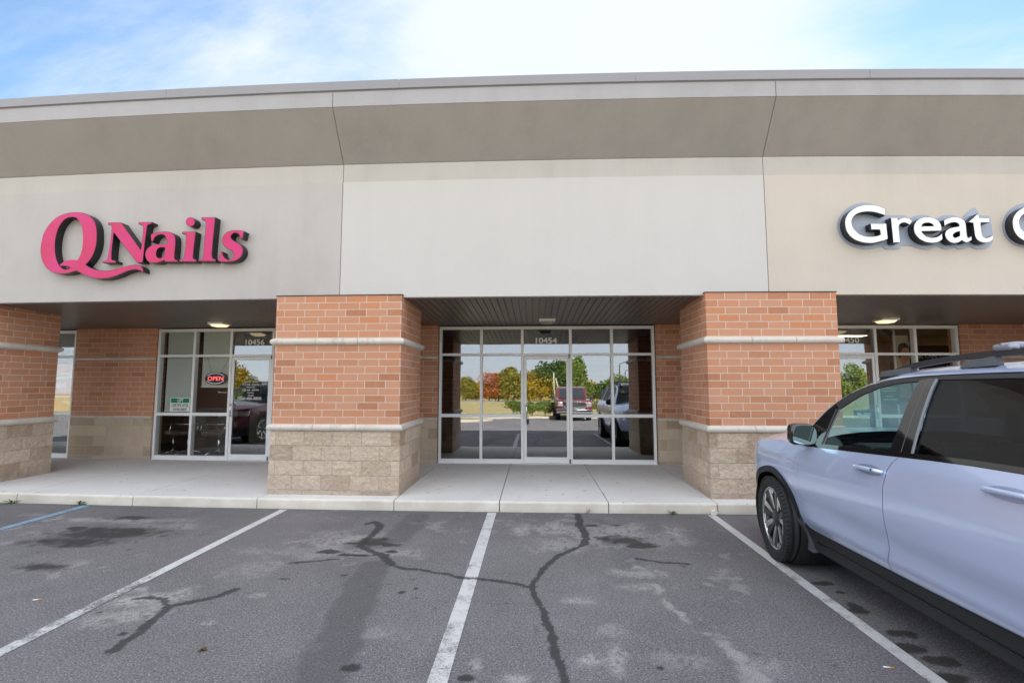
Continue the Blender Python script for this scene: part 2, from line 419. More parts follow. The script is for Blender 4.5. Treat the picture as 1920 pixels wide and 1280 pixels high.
M['pane_clear'] = glass('storefront_glass_clear', 0.055, (0.95, 0.965, 0.955), 0.0, 0.001)
M['car_glass'] = glass('car_glass', 0.03, (0.66, 0.83, 0.77), 0.0)
M['car_tint'] = glass('tinted_car_glass', 0.04, (0.035, 0.034, 0.036), 0.0)
M['number'] = simple('white_vinyl', (0.80, 0.79, 0.76), 0.6)
M['pink'] = None
def pinkface():
    t = NT('pink_acrylic'); c = t.ramp(t.noise(1.6, 3), [(0.35, (0.60, 0.018, 0.17)), (0.68, (0.56, 0.010, 0.085))]); t.set(Base_Color=c, Roughness=0.5); return t.mat
M['pink'] = pinkface()
M['sign_black'] = simple('black_letter_return', (0.012, 0.012, 0.016), 0.35)
M['white_face'] = simple('white_acrylic', (0.86, 0.87, 0.88), 0.3)
M['backer'] = simple('blue_grey_backer', (0.33, 0.37, 0.46), 0.4, 0.0, 0.04, 2)
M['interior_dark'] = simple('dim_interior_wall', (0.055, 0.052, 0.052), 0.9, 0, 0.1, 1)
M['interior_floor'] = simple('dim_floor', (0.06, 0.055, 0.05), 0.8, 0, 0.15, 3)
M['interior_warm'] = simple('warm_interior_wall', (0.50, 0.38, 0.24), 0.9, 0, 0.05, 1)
M['blind'] = simple('blind_slats', (0.70, 0.74, 0.70), 0.7)
M['black_plastic'] = simple('black_plastic', (0.022, 0.022, 0.024), 0.55, 0, 0.1, 60, 0.15, 300)
M['black_gloss'] = simple('black_gloss', (0.008, 0.008, 0.009), 0.06, 0, 0, 1, 0, 1, Coat_Weight=1.0)
M['black_vinyl'] = simple('black_vinyl', (0.02, 0.02, 0.022), 0.4)
M['rubber'] = simple('tyre_rubber', (0.018, 0.018, 0.019), 0.75, 0, 0.15, 20, 0.2, 200)
M['rim_dark'] = simple('rim_graphite', (0.06, 0.062, 0.066), 0.35, 0.7)
M['rim_silver'] = simple('rim_machined', (0.62, 0.62, 0.64), 0.2, 0.9)
M['grey_plastic'] = simple('grey_plastic', (0.09, 0.095, 0.105), 0.5)
def emit(name, col, s):
    t = NT(name); t.set(Base_Color=(0.8, 0.8, 0.8), Emission_Color=col, Emission_Strength=s); return t.mat
M['lamp_on'] = emit('lit_lamp_diffuser', (1.0, 0.74, 0.40), 0.25)
M['lamp_off'] = simple('unlit_diffuser', (0.30, 0.28, 0.25), 0.5)
M['neon_red'] = emit('neon_red', (1.0, 0.015, 0.02), 0.35)
M['neon_blue'] = emit('neon_blue', (0.45, 0.60, 0.9), 0.10)
M['ceil_light'] = emit('shop_ceiling_light', (1.0, 0.85, 0.6), 2.5)
def paint(name, col, flake=0.1):
    t = NT(name); c = t.mix(t.math('MULTIPLY', t.ramp(t.noise(900, 1), [(0.5, 0.0), (0.8, 1.0)]), flake), col, tuple(min(1, x*1.5) for x in col))
    t.set(Base_Color=c, Roughness=0.30, Metallic=0.48, Coat_Weight=1.0, Coat_Roughness=0.015, Coat_IOR=1.8); return t.mat
M['suv_paint'] = paint('pale_blue_car_paint', (0.60, 0.70, 0.98))
M['maroon'] = paint('maroon_car_paint', (0.12, 0.012, 0.03))
M['red_paint'] = paint('red_truck_paint', (0.20, 0.007, 0.025))
M['headlamp'] = simple('headlamp_lens', (0.55, 0.57, 0.6), 0.12, 0.6)
M['red_lens'] = simple('red_lens', (0.45, 0.01, 0.01), 0.15)
M['leaf_green'] = simple('weed_leaf', (0.06, 0.17, 0.03), 0.6, 0, 0.3, 40)
M['dry_plant'] = simple('dry_weed', (0.30, 0.24, 0.12), 0.8, 0, 0.2, 40)
M['teal'] = simple('teal_print', (0.02, 0.22, 0.24), 0.5)
M['paper'] = simple('paper', (0.78, 0.78, 0.76), 0.7)
M['cream'] = simple('cream_cabinet', (0.50, 0.44, 0.30), 0.6)
def foliage(name, a, b):
    t = NT(name); oi = t.node('ShaderNodeObjectInfo'); c = t.ramp(t.noise(0.9, 3), [(0.35, a), (0.65, b)])
    c = t.mix(t.math('MULTIPLY', t.noise(7, 2), 0.5), c, tuple(x*0.45 for x in a)); t.set(Base_Color=c, Roughness=0.75, Subsurface_Weight=0.0); return t.mat
M['f_red'] = foliage('maple_red_leaves', (0.495, 0.128, 0.045), (0.630, 0.240, 0.075))
M['f_olive'] = foliage('olive_leaves', (0.266, 0.247, 0.038), (0.380, 0.342, 0.067))
M['f_yellow'] = foliage('yellow_leaves', (0.540, 0.360, 0.030), (0.420, 0.330, 0.045))
M['f_green'] = foliage('green_leaves', (0.144, 0.216, 0.036), (0.234, 0.306, 0.063))
M['f_dark'] = foliage('evergreen_needles', (0.067, 0.133, 0.034), (0.133, 0.190, 0.057))
M['bark'] = simple('bark', (0.10, 0.075, 0.055), 0.9, 0, 0.2, 8)
M['wood_pole'] = simple('weathered_pole', (0.42, 0.38, 0.33), 0.9, 0, 0.1, 6)
def grass():
    t = NT('dry_grass'); n = t.noise(0.25, 5); f = t.noise(6, 5, 0.8)
    c = t.ramp(n, [(0.3, (0.30, 0.24, 0.09)), (0.7, (0.42, 0.34, 0.16))]); c = t.mix(t.math('MULTIPLY', f, 0.4), c, (0.18, 0.17, 0.05))
    t.set(Base_Color=c, Roughness=0.95); return t.mat
M['grass'] = grass()
M['earth'] = simple('far_ground', (0.22, 0.20, 0.09), 0.95, 0, 0.2, 0.05)
M['road_far'] = simple('road_surface', (0.26, 0.25, 0.24), 0.9, 0, 0.1, 0.5)
M['sand_kerb'] = simple('island_concrete', (0.50, 0.45, 0.37), 0.9, 0, 0.08, 2)
# ---- outlines of the sign letters (metres, facade plane) and marks on the asphalt (metres)
LETTERS_LEFT={'Q':[[(-6.957,4.125),(-6.835,4.116),(-6.721,4.079),(-6.646,4.024),(-6.596,3.961),(-6.565,3.885),(-6.547,3.781),(-6.541,3.649),(-6.557,3.537),(-6.594,3.435),(-6.643,3.362),(-6.693,3.307),(-6.615,3.264),(-6.533,3.234),(-6.432,3.216),(-6.304,3.215),(-6.178,3.24),(-6.053,3.27),(-5.937,3.291),(-5.859,3.289),(-5.799,3.265),(-5.762,3.223),(-5.756,3.172),(-5.804,3.2),(-5.864,3.217),(-5.951,3.213),(-6.047,3.182),(-6.17,3.134),(-6.295,3.1),(-6.413,3.091),(-6.542,3.102),(-6.675,3.144),(-6.778,3.188),(-6.841,3.217),(-6.919,3.196),(-7.018,3.179),(-7.13,3.182),(-7.244,3.212),(-7.336,3.271),(-7.405,3.357),(-7.448,3.457),(-7.467,3.561),(-7.464,3.675),(-7.44,3.798),(-7.383,3.91),(-7.304,4.003),(-7.208,4.071),(-7.088,4.11)],[(-6.952,4.058),(-6.889,4.032),(-6.833,3.969),(-6.796,3.882),(-6.772,3.778),(-6.762,3.655),(-6.768,3.543),(-6.794,3.44),(-6.834,3.371),(-6.895,3.38),(-6.975,3.382),(-7.044,3.362),(-7.092,3.331),(-7.112,3.308),(-7.05,3.309),(-6.988,3.3),(-6.938,3.277),(-6.929,3.264),(-6.953,3.243),(-6.993,3.233),(-7.044,3.238),(-7.086,3.256),(-7.129,3.294),(-7.152,3.323),(-7.189,3.394),(-7.224,3.508),(-7.239,3.621),(-7.235,3.744),(-7.21,3.867),(-7.158,3.969),(-7.092,4.034),(-7.023,4.057)]],'N':[[(-6.384,3.947),(-6.174,3.942),(-6.141,3.912),(-5.818,3.512),(-5.812,3.715),(-5.809,3.816),(-5.817,3.88),(-5.842,3.897),(-5.889,3.906),(-5.891,3.938),(-5.675,3.935),(-5.673,3.905),(-5.715,3.896),(-5.741,3.878),(-5.749,3.802),(-5.762,3.612),(-5.775,3.322),(-5.874,3.321),(-5.896,3.35),(-6.277,3.791),(-6.278,3.676),(-6.285,3.543),(-6.281,3.397),(-6.271,3.371),(-6.207,3.357),(-6.208,3.326),(-6.427,3.331),(-6.429,3.356),(-6.36,3.373),(-6.345,3.449),(-6.327,3.607),(-6.318,3.799),(-6.322,3.888),(-6.34,3.905),(-6.381,3.913)]],'a':[[(-5.678,3.746),(-5.614,3.77),(-5.529,3.783),(-5.45,3.784),(-5.377,3.773),(-5.322,3.746),(-5.294,3.708),(-5.28,3.644),(-5.278,3.519),(-5.282,3.425),(-5.276,3.374),(-5.258,3.352),(-5.225,3.342),(-5.225,3.32),(-5.433,3.325),(-5.438,3.35),(-5.492,3.326),(-5.563,3.312),(-5.629,3.313),(-5.69,3.333),(-5.729,3.378),(-5.747,3.435),(-5.741,3.492),(-5.711,3.541),(-5.654,3.578),(-5.582,3.595),(-5.503,3.596),(-5.421,3.591),(-5.423,3.654),(-5.445,3.705),(-5.486,3.735),(-5.539,3.736),(-5.59,3.715),(-5.621,3.678),(-5.632,3.644),(-5.654,3.625),(-5.666,3.66),(-5.676,3.711)],[(-5.431,3.55),(-5.494,3.555),(-5.539,3.544),(-5.573,3.507),(-5.583,3.456),(-5.573,3.406),(-5.541,3.377),(-5.495,3.374),(-5.45,3.391),(-5.43,3.428)]],'i':[[(-5.188,3.774),(-4.97,3.769),(-4.973,3.719),(-4.98,3.606),(-4.989,3.443),(-4.989,3.381),(-4.971,3.356),(-4.932,3.345),(-4.934,3.317),(-5.206,3.323),(-5.205,3.354),(-5.16,3.359),(-5.138,3.372),(-5.128,3.484),(-5.122,3.641),(-5.126,3.71),(-5.147,3.739),(-5.187,3.743)],[(-4.989,3.916),(-4.993,3.889),(-5.008,3.866),(-5.031,3.851),(-5.059,3.847),(-5.088,3.853),(-5.113,3.869),(-5.13,3.893),(-5.137,3.92),(-5.133,3.948),(-5.119,3.97),(-5.096,3.985),(-5.068,3.99),(-5.039,3.984),(-5.014,3.967),(-4.997,3.944)]],'l':[[(-4.897,3.985),(-4.677,3.979),(-4.681,3.881),(-4.692,3.662),(-4.699,3.443),(-4.689,3.368),(-4.665,3.352),(-4.633,3.346),(-4.637,3.315),(-4.908,3.323),(-4.903,3.348),(-4.862,3.356),(-4.84,3.378),(-4.835,3.509),(-4.829,3.69),(-4.825,3.897),(-4.836,3.929),(-4.863,3.943),(-4.893,3.95)]],'s':[[(-4.22,3.757),(-4.24,3.648),(-4.268,3.646),(-4.282,3.671),(-4.303,3.709),(-4.343,3.732),(-4.381,3.729),(-4.412,3.708),(-4.42,3.674),(-4.405,3.643),(-4.369,3.617),(-4.29,3.571),(-4.243,3.527),(-4.225,3.471),(-4.231,3.415),(-4.261,3.366),(-4.31,3.33),(-4.372,3.31),(-4.448,3.302),(-4.519,3.306),(-4.557,3.31),(-4.599,3.314),(-4.572,3.462),(-4.54,3.46),(-4.531,3.415),(-4.503,3.371),(-4.463,3.342),(-4.418,3.338),(-4.381,3.356),(-4.364,3.393),(-4.372,3.43),(-4.406,3.468),(-4.485,3.513),(-4.532,3.552),(-4.553,3.596),(-4.556,3.646),(-4.539,3.696),(-4.503,3.742),(-4.447,3.768),(-4.364,3.776),(-4.274,3.769)]]}
LETTERS_RIGHT={'G':[[(4.889,3.953),(4.825,3.986),(4.746,4.007),(4.666,4.014),(4.597,4.01),(4.515,3.99),(4.444,3.952),(4.383,3.901),(4.343,3.842),(4.323,3.777),(4.323,3.706),(4.339,3.635),(4.381,3.569),(4.441,3.519),(4.519,3.486),(4.609,3.469),(4.689,3.469),(4.77,3.486),(4.846,3.506),(4.899,3.527),(4.89,3.745),(4.672,3.746),(4.675,3.66),(4.795,3.657),(4.803,3.589),(4.741,3.568),(4.661,3.56),(4.581,3.569),(4.509,3.599),(4.46,3.646),(4.426,3.699),(4.415,3.764),(4.427,3.812),(4.461,3.859),(4.521,3.895),(4.602,3.912),(4.683,3.913),(4.774,3.897),(4.886,3.858)]],'r':[[(4.956,3.828),(5.05,3.829),(5.054,3.792),(5.09,3.819),(5.142,3.83),(5.206,3.818),(5.252,3.777),(5.211,3.723),(5.171,3.747),(5.132,3.757),(5.091,3.744),(5.062,3.709),(5.061,3.644),(5.064,3.474),(4.967,3.475)]],'e':[[(5.638,3.64),(5.647,3.678),(5.642,3.726),(5.617,3.773),(5.573,3.809),(5.517,3.83),(5.454,3.836),(5.39,3.827),(5.337,3.803),(5.294,3.762),(5.267,3.709),(5.263,3.655),(5.274,3.602),(5.308,3.549),(5.356,3.508),(5.423,3.478),(5.496,3.469),(5.566,3.475),(5.613,3.496),(5.649,3.519),(5.65,3.608),(5.607,3.572),(5.56,3.552),(5.502,3.544),(5.445,3.555),(5.407,3.578),(5.381,3.608),(5.365,3.632)],[(5.358,3.694),(5.551,3.699),(5.539,3.729),(5.506,3.755),(5.455,3.763),(5.402,3.753),(5.372,3.726)]],'a':[[(5.684,3.788),(5.723,3.811),(5.782,3.832),(5.84,3.837),(5.897,3.829),(5.947,3.805),(5.979,3.767),(5.986,3.714),(5.986,3.643),(5.989,3.572),(5.998,3.543),(6.025,3.548),(6.052,3.569),(6.052,3.513),(6.014,3.487),(5.973,3.475),(5.939,3.487),(5.912,3.507),(5.87,3.478),(5.817,3.466),(5.76,3.475),(5.717,3.507),(5.692,3.549),(5.686,3.596),(5.704,3.637),(5.741,3.667),(5.794,3.687),(5.846,3.696),(5.893,3.705),(5.884,3.737),(5.851,3.756),(5.8,3.758),(5.746,3.74),(5.686,3.708)],[(5.903,3.643),(5.847,3.631),(5.805,3.607),(5.786,3.578),(5.792,3.552),(5.817,3.534),(5.857,3.543),(5.9,3.566)]],'t':[[(6.019,3.761),(6.167,3.888),(6.18,3.826),(6.318,3.822),(6.319,3.758),(6.191,3.756),(6.191,3.69),(6.198,3.596),(6.207,3.56),(6.237,3.543),(6.283,3.548),(6.347,3.581),(6.347,3.519),(6.301,3.484),(6.231,3.471),(6.174,3.481),(6.125,3.513),(6.1,3.56),(6.093,3.643),(6.087,3.752)]],'C':[[(7.213,3.952),(7.149,3.985),(7.069,4.006),(6.989,4.012),(6.918,4.008),(6.835,3.987),(6.762,3.948),(6.699,3.898),(6.656,3.838),(6.635,3.773),(6.633,3.702),(6.647,3.631),(6.687,3.566),(6.746,3.516),(6.824,3.484),(6.915,3.467),(6.996,3.468),(7.079,3.485),(7.156,3.505),(7.204,3.526),(7.205,3.609),(7.129,3.585),(7.052,3.567),(6.97,3.558),(6.889,3.567),(6.817,3.596),(6.769,3.643),(6.736,3.696),(6.728,3.761),(6.74,3.809),(6.777,3.856),(6.838,3.892),(6.921,3.91),(7.002,3.911),(7.094,3.896),(7.207,3.857)]]}
BACKERS=[[(4.975,4.001),(4.866,4.047),(4.681,4.087),(4.53,4.056),(4.413,3.979),(4.325,3.871),(4.289,3.763),(4.298,3.671),(4.338,3.579),(4.422,3.494),(4.538,3.44),(4.67,3.413),(4.79,3.432),(4.903,3.458),(4.93,3.424),(4.967,3.416),(5.131,3.419),(5.155,3.446),(5.164,3.469),(5.313,3.465),(5.37,3.438),(5.473,3.411),(5.57,3.415),(5.662,3.457),(5.699,3.445),(5.771,3.415),(5.83,3.415),(5.907,3.438),(5.965,3.415),(6.04,3.422),(6.125,3.46),(6.189,3.422),(6.279,3.415),(6.355,3.43),(6.418,3.476),(6.45,3.545),(6.453,3.621),(6.436,3.867),(6.416,3.894),(6.288,3.898),(6.27,3.952),(6.244,3.999),(6.214,4.007),(6.175,3.983),(6.078,3.898),(6.037,3.852),(5.979,3.883),(5.913,3.902),(5.831,3.906),(5.754,3.891),(5.692,3.86),(5.64,3.86),(5.567,3.895),(5.478,3.907),(5.403,3.899),(5.326,3.868),(5.295,3.861),(5.245,3.895),(5.179,3.903),(4.991,3.9),(4.97,3.923)],[(6.938,4.077),(6.798,4.03),(6.683,3.93),(6.621,3.821),(6.605,3.729),(6.632,3.606),(6.72,3.499),(6.843,3.446),(7.029,3.423),(7.221,3.462),(7.356,3.531),(7.414,3.97),(7.3,4.055),(7.129,4.085)]]
GROUND={'tar':[([(-2.01,5.93),(-1.95,6.02),(-1.84,5.9),(-1.78,5.62),(-1.81,5.36),(-1.78,5.15),(-1.63,5.01),(-1.46,4.87),(-1.32,4.65)],0.052),([(-1.32,4.65),(-1.17,4.57),(-0.99,4.51),(-0.81,4.45),(-0.61,4.36),(-0.37,4.32),(-0.19,4.27),(-0.05,4.21)],0.03),([(0.56,6.48),(0.54,5.98),(0.57,5.67),(0.52,5.3)],0.055),([(0.52,5.3),(0.42,5.17),(0.25,4.97),(0.14,4.75),(0.06,4.53),(0.0,4.31),(-0.01,4.15),(0.03,3.95),(0.08,3.73),(0.1,3.54),(0.11,3.36),(0.14,3.15),(0.16,2.91),(0.16,2.81)],0.034),([(-2.43,4.06),(-2.49,3.92),(-2.63,3.81),(-2.75,3.72),(-2.71,3.51),(-2.65,3.27),(-2.64,3.13)],0.042),([(-2.75,3.72),(-2.88,3.85),(-3.0,3.88),(-3.13,3.84)],0.025),([(-2.3,4.64),(-2.07,4.7),(-1.87,4.77)],0.02),([(0.98,4.9),(1.15,4.84),(1.43,4.78)],0.03)],'oil':[((-4.84,5.43),0.62,0.2),((-4.88,5.15),0.5,0.16),((-4.81,5.57),0.5,0.1),((-4.54,4.44),0.22,0.09),((-5.3,5.62),0.13,0.06),((-1.71,5.26),0.22,0.17),((-1.89,5.23),0.12,0.06),((-1.51,5.2),0.13,0.06),((-1.42,4.99),0.07,0.04),((-2.08,4.96),0.12,0.05),((-1.73,4.88),0.17,0.04),((1.12,5.3),0.17,0.1),((0.96,5.46),0.25,0.15),((2.41,4.38),0.1,0.05),((2.41,3.97),0.06,0.1),((2.39,3.88),0.08,0.05),((2.45,4.21),0.05,0.03),((2.47,3.57),0.1,0.06),((2.37,3.36),0.1,0.07),((2.46,3.23),0.1,0.06),((2.35,3.04),0.12,0.06),((-5.02,6.08),0.3,0.08),((-1.07,4.05),0.03,0.03),((-0.97,4.13),0.02,0.02),((-2.76,3.32),0.04,0.03),((-3.19,3.61),0.03,0.02),((-1.67,4.38),0.05,0.03),((-2.15,4.28),0.06,0.02),((0.97,6.02),0.08,0.04),((0.68,5.99),0.1,0.05),((0.74,3.08),0.02,0.02),((-1.11,3.0),0.07,0.04),((-0.39,2.93),0.05,0.03)],'pale':[((0.88,5.68),0.75,0.45,0.8),((0.24,5.86),0.5,0.35,0.8),((0.27,5.29),0.4,0.3,0.5),((1.37,5.52),0.4,0.3,0.5),((-2.08,5.37),0.55,0.25,0.7),((-1.65,4.96),0.6,0.15,0.5),((-2.34,4.93),0.6,0.2,0.4),((-3.02,3.82),0.35,0.22,0.8),((-2.96,3.6),0.3,0.2,0.6),((-2.53,4.5),0.3,0.25,0.3),((-5.18,5.96),0.9,0.15,0.7),((-4.23,5.77),0.7,0.12,0.5),((-5.38,5.41),0.5,0.12,0.4),((0.35,3.15),0.12,0.08,0.8),((0.32,3.96),0.15,0.07,0.6),((0.49,3.16),0.06,0.18,0.7),((0.5,3.52),0.1,0.1,0.4),((1.36,3.14),0.15,0.1,0.4),((0.89,4.53),0.3,0.1,0.6),((0.87,4.24),0.2,0.08,0.5),((0.92,3.15),0.2,0.1,0.35),((-0.1,2.92),0.1,0.07,0.7),((-0.35,3.04),0.05,0.08,0.6),((-2.19,3.95),0.1,0.06,0.5),((-2.27,3.49),0.06,0.04,0.6),((-6.41,6.15),0.25,0.1,0.5)],'chain':[(0.98,4.66),(1.02,4.25),(1.06,3.95),(1.12,3.66),(1.21,3.44),(1.24,3.19),(1.25,2.95),(1.24,2.81)],'track':[[(-1.48,4.61),(-1.36,3.75),(-1.27,3.23),(-1.21,2.8)],[(-1.48,6.34),(-1.46,5.79),(-1.48,5.39)]]}
# ------------------------------------------------------------------ ground, parking lot, sidewalk
def vnoise(x, y, seed=0):
    xi = np.floor(x).astype(np.int64); yi = np.floor(y).astype(np.int64); fx = x - xi; fy = y - yi
    fx = fx*fx*(3-2*fx); fy = fy*fy*(3-2*fy)
    def h(a, b):
        n = (a*374761393 + b*668265263 + seed*1442695041) & 0x7fffffff
        n = ((n ^ (n >> 13)) * 1274126177) & 0x7fffffff
        return ((n ^ (n >> 16)) & 0xffff) / 65535.0
    return (h(xi, yi)*(1-fx) + h(xi+1, yi)*fx)*(1-fy) + (h(xi, yi+1)*(1-fx) + h(xi+1, yi+1)*fx)*fy
def fbm(x, y, oct=4, seed=0):
    s = 0; a = 0.5; tot = 0
    for o in range(oct):
        s = s + a*vnoise(x*2**o, y*2**o, seed + o); tot += a; a *= 0.55
    return s / tot
def sstep(a, b, x):
    t = np.clip((x - a)/(b - a), 0, 1); return t*t*(3-2*t)
def seg_dist(x, y, pts):
    d = np.full(x.shape, 1e9)
    for (ax, ay), (bx, by) in zip(pts[:-1], pts[1:]):
        vx, vy = bx-ax, by-ay; L = vx*vx + vy*vy + 1e-9
        t = np.clip(((x-ax)*vx + (y-ay)*vy)/L, 0, 1)
        d = np.minimum(d, np.hypot(x-ax-t*vx, y-ay-t*vy))
    return d
def stains(x, y):
    w1 = (fbm(x*5, y*5, 4, 3) - 0.5); w2 = (fbm(x*13, y*13, 4, 9) - 0.5); w3 = fbm(x*40, y*40, 3, 5)
    tar = np.zeros_like(x); oil = np.zeros_like(x); pale = np.zeros_like(x); track = np.zeros_like(x)
    xw = x + w1*0.06; yw = y + w1*0.06
    for pts, w in GROUND['tar']:
        w = w*0.85
        d = seg_dist(xw, yw, pts) + w2*0.02
        tar = np.maximum(tar, 1 - sstep(w*0.85, w*1.05, d + (w3 - 0.5)*0.03))
    for (cx, cy), rx, ry in GROUND['oil']:
        d = np.hypot((x-cx)/(rx*1.15), (y-cy)/(ry*1.15)) + w1*0.9 + w2*1.1
        big = rx > 0.2
        oil = np.maximum(oil, (1 - sstep(0.35 if big else 0.6, 1.2 if big else 1.0, d)) * 1.0)
    for (cx, cy), rx, ry, s in GROUND['pale']:
        d = np.hypot((x-cx)/rx, (y-cy)/ry) + w1*1.6 + w2*1.2
        pale = np.maximum(pale, s*(1 - sstep(0.35, 1.25, d)) * sstep(0.30, 0.55, w3*0.6 + (w2+0.5)*0.4))
    d = seg_dist(x, y, GROUND['chain']) + w2*0.16
    pale = np.maximum(pale, 0.7*(1 - sstep(0.02, 0.09, d))*sstep(0.42, 0.58, fbm(x*7, y*7, 3, 21)))
    spl = fbm(x*6.5, y*6.5, 3, 31)        # small scattered pale splotches
    pale = np.maximum(pale, 0.35*sstep(0.66, 0.74, spl)*sstep(0.45, 0.62, fbm(x*0.9, y*0.9, 3, 77)))
    drp = fbm(x*9.5, y*9.5, 2, 41)        # small oil drips
    oil = np.maximum(oil, 0.5*sstep(0.84, 0.88, drp)*sstep(0.4, 0.6, fbm(x*0.8, y*0.8, 3, 87)))
    for i, pts in enumerate(GROUND['track']):
        d = seg_dist(x, y, pts) + w1*0.12
        track = np.maximum(track, (1.0 if i == 0 else 0.9)*(1 - sstep(0.12, 0.20, d)))
    # tyre-darkened entry lanes and stained strip by the kerb
    track = np.maximum(track, 0.45*sstep(0.45, 0.75, fbm(x*1.7, y*0.5, 4, 55)))
    track = np.maximum(track, 0.6*sstep(6.15, 6.5, y + w1*0.5 - bow(x)))
    return tar, oil, pale, track
def grid_sheet(name, mat, xs, ys, z, attrs=None, kind='structure', bend=None):
    X, Y = np.meshgrid(xs, ys); nx, ny = len(xs), len(ys)
    me = bpy.data.meshes.new(name)
    co = np.stack([X.ravel(), Y.ravel(), np.full(X.size, z)], 1).astype(np.float32)
    i = np.arange(nx*ny).reshape(ny, nx)
    q = np.stack([i[:-1, :-1].ravel(), i[:-1, 1:].ravel(), i[1:, 1:].ravel(), i[1:, :-1].ravel()], 1).astype(np.int32)
    me.vertices.add(len(co)); me.vertices.foreach_set('co', co.ravel())
    me.loops.add(q.size); me.loops.foreach_set('vertex_index', q.ravel())
    me.polygons.add(len(q)); me.polygons.foreach_set('loop_start', np.arange(0, q.size, 4, dtype=np.int32))
    me.polygons.foreach_set('loop_total', np.full(len(q), 4, dtype=np.int32))
    me.update(); me.validate()
    me.materials.append(mat)
    if attrs:
        vals = dict(zip(('tar', 'oil', 'pale', 'track'), stains(X.ravel().astype(float), Y.ravel().astype(float))))
        if callable(attrs): vals['wear'] = attrs(X.ravel().astype(float), Y.ravel().astype(float))
        for k, v in vals.items():
            a = me.attributes.new(k, 'FLOAT', 'POINT'); a.data.foreach_set('value', np.asarray(v, dtype=np.float32))
    ob = bpy.data.objects.new(name, me); C.objects.link(ob); tag(ob, kind=kind); return ob
grid_sheet('ground', M['earth'], np.linspace(-900, 900, 13), np.linspace(-1400, 500, 13), G0Z - 0.03)
xs = np.concatenate([np.linspace(-60, -9, 40)[:-1], np.linspace(-9, -5, 160)[:-1], np.linspace(-5, 3.2, 660), np.linspace(3.2, 9, 140)[1:], np.linspace(9, 60, 40)[1:]])
ys = np.concatenate([np.linspace(-10.8, 1.0, 60)[:-1], np.linspace(1.0, 2.4, 40)[:-1], np.linspace(2.4, 6.9, 340), np.linspace(6.9, 9, 20)[1:]])
grid_sheet('parking_lot', M['asphalt'], xs, ys, G0Z, True)
def parking_line(xc, y0, wear_fn, mat, w=0.05):
    xs = np.linspace(xc - w, xc + w, 9); ys = np.linspace(y0, 6.53 + bow(xc) - 0.03, 420)
    return grid_sheet('parking_line', mat, xs, ys, G0Z + 0.004, wear_fn)
def wear_a(x, y): return 0.08 + 0.11*np.exp(-((y-3.9)/0.35)**2) + 0.10*fbm(x*8, y*3, 3, 4) + 0.10*sstep(4.4, 3.2, y)
def wear_b(x, y): return 0.08 + 0.16*fbm(x*8, y*3, 3, 14) + 0.05*sstep(5.0, 3.0, y)
def wear_c(x, y): return 0.03 + 0.20*fbm(x*9, y*2, 3, 24) + 0.06*sstep(5.6, 3.6, y)
def wear_d(x, y): return 0.12 + 0.1*fbm(x*9, y*2, 3, 34) + 0.35*np.exp(-((x+6.146)/0.008)**2)
parking_line(-3.327, 0.6, wear_a, M['paint_white'])
parking_line(-0.547, 0.6, wear_b, M['paint_white'], 0.058)
parking_line(2.262, 0.6, wear_c, M['paint_white'])
parking_line(-6.146, 0.6, wear_d, M['paint_blue'])
parking_line(5.06, 0.6, wear_c, M['paint_white'])

mb = MB()
joints = [-17, -13.6, -10.4, -8.6, -7.28, -5.52, -3.736, -1.856, -0.454, 0.966, 2.36, 4.2, 6.0, 8.6, 11, 14, 17]
for a, b in zip(joints[:-1], joints[1:]):
    a2, b2 = a + 0.006, b - 0.006
    for (y0, y1, lip) in ((KE, P + 1.19, True), (P + 1.192, GP + 0.06, False)):
        if lip:
            prof = [(y0 + 0.012, -0.30), (y0, -0.10), (y0 + 0.002, -0.025), (y0 + 0.008, -0.009), (y0 + 0.022, -0.001), (y0 + 0.04, 0), (y1, 0), (y1, -0.30)]
        else: prof = [(y0, -0.30), (y0, 0), (y1, 0), (y1, -0.30)]
        mb.prof_x(prof, a2, b2)
tag(mb.build('sidewalk', M['concrete'], None, bow, fix=True), kind='structure')

# ------------------------------------------------------------------ the building
BX0, BX1 = -15.5, 15.5
bld = thing('shop_building', (0, 8.5, 0), 'long single-storey shop building with stucco fascia, sloped cornice and brick pillars', 'building')
SE = (-2.811, 3.293)                       # expansion joints of the facade
bays = ((BX0, SE[0], 'stucco_left', 'grey stucco fascia panel'), (SE[0], SE[1], 'stucco_mid', 'pale blank stucco fascia panel, freshly painted'), (SE[1], BX1, 'stucco_right', 'beige stucco fascia panel'))
for i, (a, b, mk, lab) in enumerate(bays):
    a2 = a + (0.005 if i else 0); b2 = b - (0.005 if i < 2 else 0)
    tag(MB().box(a2, b2, F - 0.004, F + 0.13, 2.7756, 4.5030).build('fascia_panel', M[mk], bld, bow, True), lab)
    MB().box(a2, b2, F + 0.006, F + 0.13, 4.5035, 4.779).build('frieze', M['stucco_frieze'], bld, bow, True)
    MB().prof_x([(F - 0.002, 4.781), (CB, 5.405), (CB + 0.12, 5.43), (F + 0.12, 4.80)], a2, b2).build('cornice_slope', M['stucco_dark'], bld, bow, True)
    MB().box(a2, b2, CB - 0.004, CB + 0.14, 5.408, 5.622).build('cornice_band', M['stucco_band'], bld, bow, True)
for x in SE:
    mb = MB(); mb.box(x - 0.006, x + 0.006, F + 0.010, F + 0.12, 2.78, 4.78, 1); mb.prof_x([(F + 0.012, 4.785), (CB + 0.012, 5.40), (CB + 0.10, 5.43), (F + 0.11, 4.80)], x - 0.006, x + 0.006, 1)
    mb.box(x - 0.006, x + 0.006, CB + 0.008, CB + 0.12, 5.41, 5.62, 1)
    mb.build('expansion_joint', M['soft_joint'], bld, bow, True)
cj = [BX0, -12.0, -8.0, -5.28, -1.86, 1.40, 4.55, 7.9, 11.6, BX1]
